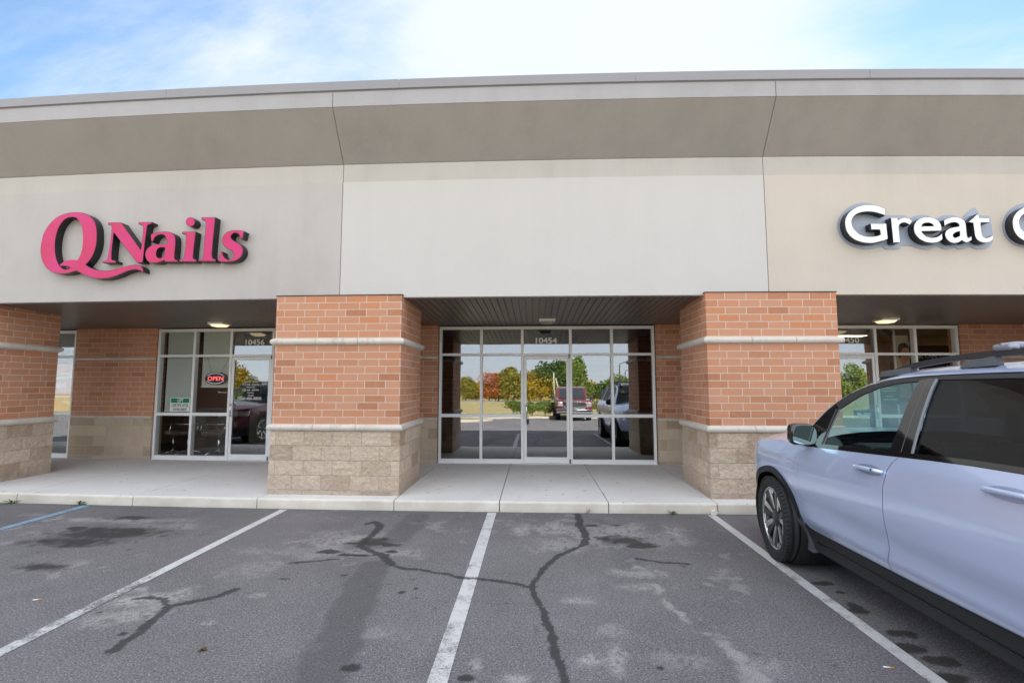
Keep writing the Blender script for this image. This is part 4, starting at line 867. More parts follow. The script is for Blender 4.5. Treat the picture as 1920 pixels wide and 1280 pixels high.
# ------------------------------------------------------------------ small things on the ground
def weed(x, y, h, mat, label, seed, dry=False):
    rr = random.Random(seed); mb = MB()
    for k in range(15 if not dry else 22):
        a = rr.uniform(0, 2*math.pi); L = h*rr.uniform(0.7, 1.25); e = rr.uniform(0.25, 1.1) if not dry else rr.uniform(0.7, 1.4)
        d = Vector((math.cos(a)*math.cos(e), math.sin(a)*math.cos(e), math.sin(e))); s = Vector((-math.sin(a), math.cos(a), 0)); w = L*(0.24 if not dry else 0.04)
        p0 = Vector((x, y, G0Z - 0.004)); n = []
        for tt, ww in ((0, 0.15), (0.3, 0.6), (0.6, 1.0), (0.85, 0.7), (1.0, 0.05)):
            c = p0 + d*(L*tt) + Vector((0, 0, -0.35*L*tt*tt*math.cos(e))); n += [c - s*(w*ww*0.5) + Vector((0, 0, 0.1*w*ww)), c + Vector((0, 0, 0)), c + s*(w*ww*0.5) + Vector((0, 0, 0.1*w*ww))]
        mb.add(n, [(3*i+j, 3*i+j+1, 3*i+j+4, 3*i+j+3) for i in range(4) for j in range(2)])
    o = mb.build('weed', M[mat], None, None, origin=(x, y, G0Z)); return tag(o, label, 'weed', None if dry else 'green weeds along the kerb')
weed(-7.32, 6.725, 0.13, 'leaf_green', 'green weed in the kerb joint at the far left edge', 1); weed(-6.30, 6.68, 0.11, 'leaf_green', 'green weed beside the end of the blue line', 2)
weed(1.77, 6.54, 0.085, 'leaf_green', 'green weed at the kerb left of the right brick pillar', 3); weed(0.69, 6.53, 0.10, 'dry_plant', 'dry brown tuft at the foot of the kerb', 4, True)
def butt(x, y, rz, label):
    t = local_thing('cigarette_butt', (x, y, G0Z + 0.006), label, 'cigarette butt', 'cigarette butts on the asphalt', rz)
    MB().tube([(-0.022, 0, 0), (0.014, 0, 0)], 0.0045, 8).build('paper_tube', M['paper'], t); MB().tube([(0.014, 0, 0), (0.036, 0, 0)], 0.0048, 8).build('filter', simple('tan_filter', (0.55, 0.25, 0.06), 0.8), t)
butt(-3.854, 3.781, 0.25, 'cigarette butt left of the worn white line'); butt(2.078, 3.135, -0.2, 'cigarette butt beside the line near the car')
mb = MB(); rr = random.Random(5)
pts = [(0.03*math.cos(a)*(1 + 0.25*math.cos(3*a)), 0.017*math.sin(a)*(1 + 0.3*math.sin(5*a))) for a in np.linspace(0, 2*math.pi, 18)[:-1]]
mb.add([(-2.092, 3.143, G0Z + 0.016)] + [(-2.092 + x, 3.143 + y, G0Z + 0.008 + 0.012*math.sin(5*x*20)) for x, y in pts], [(0, i+1, (i+1) % 17 + 1) for i in range(17)])
tag(mb.build('dead_leaf', simple('brown_leaf', (0.13, 0.065, 0.03), 0.9), None, None, origin=(-2.092, 3.143, G0Z)), 'curled brown dead leaf on the asphalt', 'leaf')
def rock(x, y, s, label):
    bm = bmesh.new(); bmesh.ops.create_icosphere(bm, subdivisions=2, radius=1)
    for v in bm.verts: v.co *= 0.8 + 0.4*mnoise.noise(v.co*1.7 + Vector((x, y, 0))); v.co = Vector((v.co.x*s[0], v.co.y*s[1], v.co.z*s[2]))
    mb = MB(); bm.verts.index_update(); mb.add([(x + v.co.x, y + v.co.y, G0Z + s[2]*0.6 + v.co.z) for v in bm.verts], [[q.index for q in f.verts] for f in bm.faces]); bm.free()
    return tag(mb.build('concrete_chip', M['concrete'], None, None, origin=(x, y, G0Z)), label, 'rubble')
rock(2.30, 6.53, (0.055, 0.04, 0.05), 'broken chunk of concrete fallen from the kerb corner')
# ------------------------------------------------------------------ vehicles
# side shell of a three-row SUV: q runs along the flank (q = y) and then wraps round nose and tail
_zs = [0, .28, .36, .42, .50, .58, .70, .85, .97, 1.05, 1.13, 1.24, 1.3, 1.5, 1.66, 1.74, 1.80, 1.9]
_hw = [.84, .86, .875, .905, .940, .955, .978, .988, .984, .970, .950, .908, .885, .80, .72, .66, .58, .4]
_zt = np.linspace(0, 1.9, 381); _ht = np.interp(_zt, _zs, _hw)
_k = np.exp(-0.5*(np.arange(-14, 15)/5.0)**2); _k /= _k.sum(); _ht = np.convolve(np.pad(_ht, 14, 'edge'), _k, 'valid')
def HW(z): return float(np.interp(z, _zt, _ht))
QF, LF, DF = 5.08, 1.32, 0.88
QR, LR, DR = 1.10, 1.25, 0.34
def plan(q):
    if q > QF:
        th = min((q - QF)/LF, 1.0)*math.pi/2
        return QF + DF*math.sin(th)**0.86, max(0.0, math.cos(th))**0.86, math.sin(th)**2
    if q < QR:
        th = min((QR - q)/LR, 1.0)*math.pi/2
        return QR - DR*math.sin(th)**0.9, max(0.0, math.cos(th))**0.45, -math.sin(th)**2
    return q, 1.0, 0.0
def sp(q, z, side, off=0.0):
    def pt(q, z):
        y, fx, nf = plan(q)
        if nf > 0: y -= nf*(max(0, z - 0.74)*0.75 + max(0, 0.42 - z)*0.45)
        else: y += -nf*max(0, z - 1.0)*0.38
        x = HW(z)*fx
        # shallow sculpting of the doors
        if nf == 0: x += -0.012*math.exp(-((z - 0.62 - 0.05*(y - 3.4))/0.09)**2) + 0.006*math.exp(-((z - 0.50)/0.05)**2)
        return Vector((side*x, y - 3.2, z))
    p = pt(q, z)
    e = 0.004
    n = (pt(q + e, z) - pt(q - e, z)).cross(pt(q, z + e) - pt(q, z - e))
    if n.length < 1e-12: n = Vector((0, 1 if q > 3 else -1, 0))
    n.normalize()
    if n.x*side < 0 and abs(n.x) > 0.02: n = -n
    elif abs(n.x) <= 0.02 and n.y*(1 if q > 3 else -1) < 0: n = -n
    return p + n*off, n
def resample(poly, d=0.05):
    out = []
    n = len(poly)
    for i in range(n):
        a = Vector(poly[i]); b = Vector(poly[(i+1) % n]); k = max(1, int((b-a).length/d))
        for j in range(k): out.append(tuple(a + (b-a)*j/k))
    return out
def inside(p, poly):
    x, y = p; c = False; n = len(poly); j = n - 1
    for i in range(n):
        if (poly[i][1] > y) != (poly[j][1] > y) and x < (poly[j][0]-poly[i][0])*(y-poly[i][1])/(poly[j][1]-poly[i][1]) + poly[i][0]: c = not c
        j = i
    return c
def near_edge(p, poly, d):
    q = Vector(p)
    for i in range(len(poly)):
        a = Vector(poly[i]); b = Vector(poly[(i+1) % len(poly)]); t = max(0, min(1, (q-a).dot(b-a)/max(1e-9, (b-a).length_squared)))
        if (a + (b-a)*t - q).length < d: return True
    return False
_pcache = {}
def tri(poly, res):
    key = (tuple(map(tuple, poly)), res)
    if key in _pcache: return _pcache[key]
    bd = resample(poly, res); n = len(bd)
    pts = [Vector(p) for p in bd]
    x0, x1 = min(p[0] for p in bd), max(p[0] for p in bd); y0, y1 = min(p[1] for p in bd), max(p[1] for p in bd)
    i = 0; yy = y0
    while yy < y1:
        xx = x0 + (res/2 if i % 2 else 0)
        while xx < x1:
            if inside((xx, yy), bd) and not near_edge((xx, yy), poly, res*0.55): pts.append(Vector((xx, yy)))
            xx += res
        yy += res*0.87; i += 1
    r = delaunay_2d_cdt(pts, [(k, (k+1) % n) for k in range(n)], [list(range(n))], 1, 1e-6)
    _pcache[key] = ([tuple(p) for p in r[0]], [list(f) for f in r[2]], bd); return _pcache[key]
def panel(name, poly, side, mat, parent, off=0.0, thick=0.02, res=0.06, gap=0.0):
    v2, f2, bd = tri([tuple(p) for p in poly], res)
    vs = []; ns = []
    for q, z in v2:
        p, n = sp(q, z, side, off); vs.append(p); ns.append(n)
    fs = []
    for f in f2:
        a, b, c = (vs[i] for i in f[:3]); nn = (b-a).cross(c-a); fs.append(f if nn.dot(ns[f[0]]) > 0 else f[::-1])
    nv = len(vs)
    if thick:
        o = nv; m = len(bd)
        for q, z in bd: p, n = sp(q, z, side, off); vs.append(p); ns.append(n)
        for q, z in bd: p, n = sp(q, z, side, off - thick); vs.append(p); ns.append(n)
        for k in range(m):
            k2 = (k+1) % m; fs.append([o+k, o+k2, o+m+k2, o+m+k])
    me = bpy.data.meshes.new(name); me.from_pydata([tuple(v) for v in vs], [], fs); me.materials.append(mat)
    me.polygons.foreach_set('use_smooth', [True]*len(fs)); me.update()
    me.normals_split_custom_set_from_vertices([tuple(n) for n in ns])
    ob = bpy.data.objects.new(name, me); C.objects.link(ob); ob.parent = parent; WORLD[ob.name] = Vector((0, 0, 0)); return ob
def arc(cy, cz, rx, ry, a0, a1, n=16): return [(cy + rx*math.cos(R(a0 + (a1-a0)*k/n)), cz + ry*math.sin(R(a0 + (a1-a0)*k/n))) for k in range(n + 1)]
BELT = [(.3, 1.29), (1.3, 1.275), (2.3, 1.255), (2.76, 1.247), (3.05, 1.234), (3.33, 1.217), (3.75, 1.191), (4.21, 1.166), (4.50, 1.148)]
def belt(q): return float(np.interp(q, [b[0] for b in BELT], [b[1] for b in BELT]))
ROOF = [(4.64, 1.13), (4.50, 1.235), (4.37, 1.345), (4.283, 1.440), (4.18, 1.520), (4.078, 1.585), (3.97, 1.630), (3.871, 1.663), (3.772, 1.688), (3.672, 1.703), (3.50, 1.717), (3.348, 1.725), (3.0, 1.732), (2.744, 1.734), (2.2, 1.727), (1.6, 1.70), (1.1, 1.66), (.8, 1.62), (.45, 1.58), (0.0, 1.56), (-.149, 1.555)]
GLT = [(4.12, 1.468), (4.02, 1.532), (3.919, 1.588), (3.78, 1.640), (3.644, 1.672), (3.53, 1.683), (3.42, 1.689), (3.278, 1.699), (2.74, 1.704), (2.2, 1.697), (1.6, 1.67), (1.15, 1.63)]
FC, RC = (4.955, 0.395), (2.01, 0.395)
def wheel(parent, x, y, z, side, r=0.387, steer=0.0, rim_r=0.285, w=0.25):
    W = thingless(parent, 'wheel', (side*x, y, z), steer)
    s = side
    mb = MB(); prof = [(-w*.42, rim_r - .01), (-w*.5, rim_r + .02), (-w*.52, rim_r + .06), (-w*.47, r - .02), (-w*.40, r - .004)]
    for g in (-0.22, 0.0, 0.22): prof += [(w*(g - .05), r), (w*(g - .045), r - .011), (w*(g + .045), r - .011), (w*(g + .05), r)]
    prof += [(w*.40, r - .004), (w*.47, r - .02), (w*.52, rim_r + .06), (w*.5, rim_r + .02), (w*.42, rim_r - .01)]
    mb.lathe(prof, 64)
    # shoulder blocks
    for k in range(64):
        a = 2*math.pi*k/64
        for h in (-0.43, 0.43):
            c = Vector((w*h, (r-.008)*math.cos(a), (r-.008)*math.sin(a)))
            mb.rbox(c, (w*0.14, 0.026, 0.014), 0.003, 0, 1, Matrix.Rotation(a - math.pi/2, 3, 'X'))
    mb.build('tyre', M['rubber'], W)
    mb = MB(); f = s*w*0.44
    mb.lathe([(f, rim_r + .004), (f - s*.006, rim_r - .012), (f - s*.05, rim_r - .022), (f - s*.11, rim_r - .03), (-f, rim_r - .03)], 56)
    mb.lathe([(f - s*.075, rim_r - .028), (f - s*.07, .10), (f - s*.055, .085), (f - s*.055, 0.0)], 40)
    mb.build('rim', M['rim_dark'], W)
    mb = MB(); mb.lathe([(f - s*.001, rim_r + .003), (f + s*.003, rim_r - .004), (f, rim_r - .016), (f - s*.02, rim_r - .018)], 56)
    mb.build('rim_lip', M['rim_silver'], W)
    md = MB(); ms = MB()
    for k in range(7):
        a = 2*math.pi*k/7 + 0.2
        for da, mat in ((-0.17, 0), (0.17, 1)):
            t = []
            def pol(rr, an, h): return (h, rr*math.cos(an), rr*math.sin(an))
            an0, an1 = a + da*0.9, a + da
            q = [pol(.07, an0 - .16*(1 if mat else 1), f - s*.03), pol(.07, an0 + .30, f - s*.03), pol(rim_r - .018, an1 + .135, f - s*.006), pol(rim_r - .018, an1 - .10, f - s*.006)]
            qb = [(h - s*.03, b, c) for h, b, c in q]
            tgt = ms if mat else md
            tgt.add(q + qb, [(0, 1, 2, 3), (0, 1, 5, 4), (1, 2, 6, 5), (2, 3, 7, 6), (3, 0, 4, 7)])
        c = a + math.pi/7
        q = [pol2 for pol2 in [(f - s*.002, (rim_r - .016)*math.cos(c - .19), (rim_r - .016)*math.sin(c - .19)), (f - s*.002, (rim_r - .016)*math.cos(c + .19), (rim_r - .016)*math.sin(c + .19)), (f - s*.004, (rim_r - .052)*math.cos(c + .14), (rim_r - .052)*math.sin(c + .14)), (f - s*.004, (rim_r - .052)*math.cos(c - .14), (rim_r - .052)*math.sin(c - .14))]]
        ms.add(q, [(0, 1, 2, 3)])
    md.lathe([(f - s*.028, .085), (f - s*.018, .06), (f - s*.016, 0.0)], 24)
    md.build('spokes', M['rim_dark'], W, fix=True); ms.build('spoke_faces', M['rim_silver'], W, fix=True)
    return W
def thingless(parent, name, loc, rz=0.0):
    o = bpy.data.objects.new(name, None); C.objects.link(o); o.parent = parent; o.location = loc; o.rotation_euler = (0, 0, rz); o.empty_display_size = 0.2
    WORLD[o.name] = Vector((0, 0, 0)); return o
def make_suv(loc, rz, pm, label, steer=R(-7)):
    root = local_thing('parked_suv', loc, label, 'car', None, rz)
    tail_q = QR - LR; nose_q = QF + LF
    topz = lambda q: float(np.interp(q, [4.45, 4.8, 5.0, 5.2, 5.4, 5.7, 6.4], [1.14, 1.14, 1.125, 1.09, 1.04, 1.0, 0.985]))
    fw = arc(FC[0], FC[1], .425, .475, 172, 12, 18)      # wheel arch, rear to front
    rw = arc(RC[0], RC[1], .43, .475, 172, 8, 18)
    seam1 = [(4.43, 1.135), (4.465, 1.03), (4.472, .9), (4.468, .75), (4.478, .56), (4.50, .47)]
    seam2 = [(3.335, belt(3.335) - .022), (3.375, 1.155), (3.405, 1.10), (3.42, 1.0), (3.426, .82), (3.428, .68), (3.445, .58), (3.475, .50), (3.495, .426)]
    seam3 = [(2.20, belt(2.2) - .022), (2.26, 1.1), (2.31, 1.0), (2.36, .92), (2.40, .80)] + [(2.445, .62), (2.46, .43)]
    g = .0022
    def sh(pts, d): return [(a + d, b) for a, b in pts]
    for s in (-1, 1):
        # painted panels
        fender = sh(seam1, g)[:-1] + [(4.512, .46)] + [(4.536, .45)] + fw + [(5.40, .47), (5.46, .47), (5.47, .70), (5.45, .84), (5.40, .97), (5.36, topz(5.36))] + [(q, topz(q)) for q in (5.2, 5.05, 4.9, 4.7, 4.55)]
        panel('front_fender', fender, s, pm, root)
        fd = sh(seam1, -g) + [(4.45, .428), (4.0, .426), (3.495 + g*2, .426)] + list(reversed(sh(seam2, g))) + [(q, belt(q) - .022) for q in (3.6, 3.9, 4.2, 4.40)]
        d1 = panel('door', fd, s, pm, root)
        rd = sh(seam2, -g) + [(3.2, .428), (2.8, .436), (2.46 + g*2, .445)] + list(reversed(sh(seam3, g)[:-1])) + [(q, belt(q) - .022) for q in (2.5, 2.8, 3.1)]
        d2 = panel('door', rd, s, pm, root)
        qp = sh(seam3, -g)[:-1] + list(rw)[::-1][::-1][0:0] + arc(RC[0], RC[1], .43, .475, 30, 180, 16) + [(1.50, .42), (1.0, .42), (.5, .42), (tail_q, .42), (tail_q, 1.26), (.5, belt(.5) - .03)] + [(q, belt(q) - .022) for q in (1.0, 1.5, 1.9)]
        panel('rear_quarter', qp, s, pm, root)
        # greenhouse
        top = [p for p in ROOF if 1.05 <= p[0] <= 4.40]
        glt = [p for p in GLT]
        panel('window_trim', [(q, z - .003) for q, z in top] + list(reversed([(q, z) for q, z in glt])), s, M['black_plastic'], root, -0.004, .012, .06)
        panel('window_trim', [(4.46, 1.150), (4.44, 1.26), (4.37, 1.338), (4.283, 1.432), (4.19, 1.508), (4.12, 1.468), (4.165, 1.172)], s, M['black_gloss'], root, -0.002, .012, .05)
        panel('belt_trim', [(q, belt(q) - .020) for q in np.linspace(4.44, 1.0, 24)] + [(q, belt(q) + .010) for q in np.linspace(1.0, 4.44, 24)], s, M['black_gloss'], root, 0.003, .02, .05)
        gf = [(4.155, belt(4.155) + .006), (4.12, 1.468)] + glt[1:7] + [(3.426, belt(3.42) + .008), (3.7, belt(3.7) + .008), (3.95, belt(3.95) + .008)]
        panel('window_pane', gf, s, M['car_glass'], root, -0.010, 0, .08)
        panel('pillar_trim', [(3.42, 1.690), (3.352, 1.702), (3.333, belt(3.33) + .008), (3.426, belt(3.42) + .008)], s, M['black_gloss'], root, 0.0, .012, .05)
        panel('pillar_trim', [(3.346, 1.702), (3.284, 1.699), (3.236, belt(3.23) + .008), (3.327, belt(3.32) + .008)], s, M['black_gloss'], root, 0.001, .012, .05)
        panel('window_bar', [(3.289, 1.699), (3.278, 1.699), (3.230, belt(3.23) + .008), (3.242, belt(3.24) + .008)], s, M['crossbar'], root, 0.006, .01, .05)
        panel('window_bar', [(4.150, 1.462), (4.142, 1.464), (4.172, belt(4.17) + .008), (4.182, belt(4.18) + .008)], s, M['alu_dark'], root, 0.004, .01, .05)
        gr = [(3.230, belt(3.23) + .008), (3.278, 1.699)] + glt[8:10] + [(2.12, 1.692), (2.02, belt(2.0) + .008), (2.4, belt(2.4) + .008), (2.8, belt(2.8) + .008)]
        panel('window_pane', gr, s, M['car_tint'], root, -0.010, 0, .08)
        panel('pillar_trim', [(2.12, 1.692), (2.02, 1.688), (1.92, belt(1.92) + .008), (2.02, belt(2.0) + .008)], s, M['black_gloss'], root, 0, .012, .05)
        panel('window_pane', [(1.92, belt(1.92) + .008), (2.02, 1.688), (1.6, 1.665), (1.15, 1.625), (1.05, belt(1.05) + .01), (1.5, belt(1.5) + .008)], s, M['car_tint'], root, -0.008, 0, .08)
        panel('rear_pillar', [(1.15, 1.630), (1.05, belt(1.05) + .008), (.62, belt(.6) + .0), (.72, 1.60)] , s, pm, root, 0, .012, .06)
        panel('rear_window', [(.715, 1.58), (.63, 1.30), (.3, 1.29), (tail_q, 1.28), (tail_q, 1.55), (.3, 1.57)], s, M['car_tint'], root, 0, 0, .06)
        # cladding
        ao = arc(FC[0], FC[1], .43, .48, 186, -6, 24); ai = arc(FC[0], FC[1], .378, .425, -10, 190, 24)
        panel('arch_cladding', ao + ai, s, M['black_plastic'], root, 0.014, .05, .05)
        ao = arc(RC[0], RC[1], .435, .48, 190, -10, 24); ai = arc(RC[0], RC[1], .378, .425, -14, 194, 24)
        panel('arch_cladding', ao + ai, s, M['black_plastic'], root, 0.014, .05, .05)
        panel('sill_cladding', [(4.545, .455), (4.50, .438), (4.3, .422), (3.5, .420), (2.9, .428), (2.47, .440), (2.42, .40), (2.40, .25), (3.3, .25), (4.45, .25), (4.56, .30)], s, M['black_plastic'], root, 0.012, .05, .05)
        panel('sill_strip', [(4.40, .338), (4.40, .330), (3.4, .322), (2.62, .316), (2.60, .330), (3.4, .338)], s, M['black_gloss'], root, 0.020, .012, .06)
        panel('bumper_cladding', [(5.375, .47), (5.40, .30), (5.46, .22), (5.9, .20), (nose_q, .20), (nose_q, .45), (5.9, .46), (5.46, .47)], s, M['black_plastic'], root, 0.004, .03, .06)
        panel('front_bumper', [(5.47, .475), (5.9, .465), (nose_q, .455), (nose_q, .60), (6.05, .60), (5.98, .80), (5.475, .80), (5.475, .70)], s, pm, root, 0, .02, .06)
        panel('grille', [(6.055, .605), (nose_q, .605), (nose_q, .93), (5.99, .93), (5.985, .81)], s, M['black_gloss'], root, -0.006, .02, .05)
        panel('headlight', [(5.46, .86), (5.475, .805), (5.98, .805), (5.985, .93), (5.44, .955)], s, M['headlamp'], root, -0.002, .02, .05)
        panel('nose_panel', [(5.405, .975), (5.44, .960), (5.985, .935), (nose_q, .935), (nose_q, .985), (6.0, .99), (5.7, 1.0), (5.36, 1.05)], s, pm, root, 0, .02, .05)
        panel('rear_bumper', [(1.5, .25), (1.0, .24), (.5, .24), (tail_q, .24), (tail_q, .415), (.5, .415), (1.0, .415), (1.50, .415)], s, M['black_plastic'], root, 0.006, .03, .07)
        panel('tail_light', [(.72, .98), (.40, .98), (.40, 1.20), (.72, 1.22)], s, M['red_lens'], root, 0.006, .02, .06)
        # mirror
        mx = s*1.015
        mir = MB().rbox((mx, 4.335 - 3.2, 1.243), (.205, .13, .185), .055, 0, 5).build('mirror', M['black_gloss'], root)
        mb = MB(); lp = catmull([(-.082, -.062), (.082, -.070), (.086, .06), (-.05, .072), (-.085, .02)], 4, 100); v, f = curve_mesh([lp]); mb.add([(mx + p[0] + .004*s, 4.335 - 3.2 - .0665, 1.243 + p[1]) for p in v], f); mb.build('mirror_glass', M['mirror_glass'], mir)
        MB().tube([(mx - s*.06, 4.34 - 3.2, 1.18), (mx - s*.16, 4.33 - 3.2, 1.165)], .03, 10).build('mirror_stalk', M['black_plastic'], mir)
        # door handles
        for d, qa, qb, za in ((d1, 3.705, 3.44, 1.072), (d2, 2.70, 2.42, 1.122)):
            pts = [sp(qa, za, s, .0)[0], sp(qa - .03, za + .001, s, .030)[0], sp((qa+qb)/2, za + .004, s, .040)[0], sp(qb + .03, za + .006, s, .032)[0], sp(qb, za + .006, s, .0)[0]]
            mb = MB(); N = 12
            for i in range(N + 1): pass
            mb.tube([Vector(p) for p in catmull3(pts, 5)], .0145, 10); mb.build('door_handle', pm, d)
            cup = [( (qa+qb)/2 + .5*abs(qa-qb)*math.cos(a), za + .004 + .034*math.sin(a)) for a in np.linspace(0, 2*math.pi, 25)[:-1]]
            panel('handle_recess_shade', cup, s, M['handle_cup_shade'] if pm is M['suv_paint'] else M['black_gloss'], d, 0.0015, 0, .03)  # flat oval, the recess's shade is put into its colour
            if d is d1:
                p0, n0 = sp(qb + .045, za + .006, s, .0475); mb = MB(); mb.lathe([(-.003, 0), (-.003, .009), (.004, .009), (.004, 0)], 14, c=tuple(p0)); mb.build('lock_cylinder', M['alu_dark'], d)
        # wheels and wheel wells
        x0 = 0.885
        wheel(root, x0, FC[0] - 3.2 - .02, .387, s, steer=steer); wheel(root, x0, RC[0] - 3.2, .387, s)
        for c in (FC, RC):
            MB().lathe([(s*.55, .0), (s*.55, .44), (s*.955, .44)], 40, c=(0, c[0] - 3.2, c[1] + .02)).build('wheel_well', M['black_plastic'], root)
        panel('mud_flap', [(4.60, .50), (4.52, .48), (4.47, .22), (4.60, .22)], s, M['grey_plastic'], root, 0.028, .10, .05)
        # inner door linings
        panel('door_lining', [(4.42, 1.14), (4.42, .40), (2.42, .40), (2.2, .9), (2.2, belt(2.2)), (3.2, belt(3.2) - .01)], s, M['black_plastic'], root, -0.055, 0, .12)
        # roof rail
        ry = lambda q: float(np.interp(q, [p[0] for p in reversed(ROOF)], [p[1] for p in reversed(ROOF)]))
        rp = [(3.90, 1.728), (3.80, 1.765), (3.66, 1.803), (3.45, 1.832), (3.2, 1.852), (2.9, 1.862), (2.4, 1.860), (1.9, 1.842), (1.5, 1.80), (1.35, 1.765)]
        mb = MB(); n = len(rp); vs = []
        rx = lambda q: s*(.575 if q < 3.5 else .575 + (q - 3.5)*.04)
        cc = catmull3([Vector((rx(q), q - 3.2, z)) for q, z in rp], 5)
        for p in cc: vs += [(p[0] - .016, p[1], p[2] + .002), (p[0] + .016, p[1], p[2] + .002), (p[0] + .020, p[1], p[2] - .034), (p[0] - .020, p[1], p[2] - .034)]
        k = len(cc); mb.add(vs, [(4*i + j, 4*i + (j+1) % 4, 4*i + 4 + (j+1) % 4, 4*i + 4 + j) for i in range(k-1) for j in range(4)] + [(0, 1, 2, 3), (4*k-1, 4*k-2, 4*k-3, 4*k-4)], 0, False)
        rr = mb.build('roof_rail', M['black_plastic'], root, fix=True)
        for ya, yb, za in ((3.93, 3.62, 1.752), (3.22, 2.98, 1.795), (2.1, 1.8, 1.79)):
            mb = MB(); mb.add([(rx(ya) - .025, ya - 3.2, za - .03), (rx(ya) + .025, ya - 3.2, za - .03), (rx(yb) + .03, yb - 3.2, za - .02), (rx(yb) - .03, yb - 3.2, za - .02), (rx(ya) - .02, ya - 3.23, za + .012), (rx(ya) + .02, ya - 3.23, za + .012), (rx(yb) + .02, yb - 3.2, za + .036), (rx(yb) - .02, yb - 3.2, za + .036)], [(0, 1, 2, 3), (4, 5, 6, 7), (0, 1, 5, 4), (1, 2, 6, 5), (2, 3, 7, 6), (3, 0, 4, 7)])
            mb.build('rail_foot', M['grey_plastic'], rr, fix=True)
    # roof, windscreen, bonnet
    prof = [0, .012, .03, .06, .11, .2, .32, .46, .62, .80, 1.0]
    cols = prof[:-1] + [2 - p for p in reversed(prof)]
    E3 = catmull3([Vector((q, z, 0)) for q, z in ROOF], 3)
    rows = []
    for p in E3:
        q, z = p[0], p[1]; b, _ = sp(q, z, 1, 0.0); w = b.x; row = []
        ws = max(0.0, min(1.0, (q - 3.62)/0.75))     # 1 on the screen pillars, 0 on the roof
        for c in cols:
            a = min(c, 2 - c); sg = 1 if c < 1 else -1; x = sg*w*(1 - a)
            up = (.080 - .02*max(0, (1.6 - q)/1.6))*(1 - (1 - a)**5)*(1 - ws) + .02*(1 - (1-a)**2)*ws
            fwd_ = (.16 + .14*ws)*(1 - (1 - a)**2.2)*max(0, min(1, (q - 3.2)/0.7)) + .012*(1 - (1-a)**30)*ws
            row.append(Vector((x, b.y + fwd_, b.z + up)))
        rows.append(row)
    roof = MB(); scr = MB(); nc = len(cols)
    for i in range(len(rows) - 1):
        qm = E3[i][0]
        for j in range(nc - 1):
            a = min(cols[j], 2 - cols[j]); a2 = min(cols[j+1], 2 - cols[j+1]); am = (a + a2)/2
            quad = [rows[i][j], rows[i][j+1], rows[i+1][j+1], rows[i+1][j]]
            (scr if (qm > 3.70 and am > .07) else roof).add(quad, [(0, 1, 2, 3)], 0, True)
    rf = roof.build('roof', pm, root); weld(rf)
    sc = scr.build('windscreen', M['car_glass'], root); weld(sc)
    MB().add
    hl = MB()
    for i in range(len(rows) - 1):
        if not (1.0 < E3[i][0] < 3.75): continue
        for j in range(3, nc - 4): hl.add([v - Vector((0, 0, .03)) for v in (rows[i][j], rows[i][j+1], rows[i+1][j+1], rows[i+1][j])], [(0, 1, 2, 3)])
    hl.build('headliner', M['grey_plastic'], root)
    rows = []
    for q in np.linspace(4.42, nose_q, 26):
        b, _ = sp(q, topz(q), 1, 0.0); row = []
        for c in [0, .02, .05, .1, .2, .35, .5, .7, 1.0, 1.3, 1.5, 1.65, 1.8, 1.9, 1.95, 1.98, 2.0]:
            a = min(c, 2 - c); sg = 1 if c < 1 else -1; x = sg*b.x*(1 - a)
            cr = (.125*min(1, (nose_q - q)/1.0))*(1 - (1 - a)**3.2); row.append(Vector((x, b.y, b.z + cr)))
        rows.append(row)
    hd = MB()
    for i in range(len(rows) - 1):
        for j in range(len(rows[0]) - 1): hd.add([rows[i][j], rows[i][j+1], rows[i+1][j+1], rows[i+1][j]], [(0, 1, 2, 3)], 0, True)
    weld(hd.build('bonnet', pm, root))
    # cabin
    mb = MB(); mb.rbox((0, 4.33 - 3.2, 1.02), (1.62, .52, .24), .06); mb.rbox((-.38, 4.22 - 3.2, 1.13), (.42, .25, .09), .03); mb.rbox((0, 3.9 - 3.2, .75), (.28, .9, .30), .05)
    mb.build('dashboard', M['black_plastic'], root)
    rt = Matrix.Rotation(R(-62), 3, 'X'); mb = MB(); ctr = Vector((-.40, 3.88 - 3.2, 1.13)); ring = [ctr + rt @ Vector((.185*math.cos(a), .185*math.sin(a), 0)) for a in np.linspace(0, 2*math.pi, 33)]
    mb.tube(ring, .016, 10, caps=False); mb.build('steering_wheel', M['black_vinyl'], root)
    mb = MB(); mb.rbox(ctr, (.17, .13, .04), .015, rot=rt)
    for an in (0, math.pi, -math.pi/2): mb.tube([ctr, ctr + rt @ Vector((.18*math.cos(an), .18*math.sin(an), 0))], .016, 8)
    mb.build('wheel_hub', M['grey_plastic'], root)
    for yy in (3.15, 2.2):
        for xx in (-.40, .40):
            mb = MB(); mb.rbox((xx, yy + .25 - 3.2, .66), (.54, .56, .20), .06, seg=4); mb.rbox((xx, yy - .08 - 3.2, 1.0), (.52, .16, .66), .06, seg=4, rot=Matrix.Rotation(R(12), 3, 'X')); mb.rbox((xx, yy - .16 - 3.2, 1.42), (.28, .10, .18), .04, seg=4)
            mb.build('seat', M['black_vinyl'], root)
    MB().box(-.86, .86, .9 - 3.2, 5.5 - 3.2, .24, .44, 1).build('underbody', M['black_plastic'], root, fix=True)
    # crossbars
    for yb in (2.93, 1.9):
        mb = MB(); mb.tube([(-.60, yb - 3.2, 1.885), (-.52, yb - 3.2, 1.895), (.52, yb - 3.2, 1.895), (.60, yb - 3.2, 1.885)], .017, 10)
        for s in (-1, 1): mb.rbox((s*.575, yb - 3.2, 1.878), (.06, .12, .04), .018, 0, 4)
        mb.build('crossbar', M['crossbar'], root)
    return root
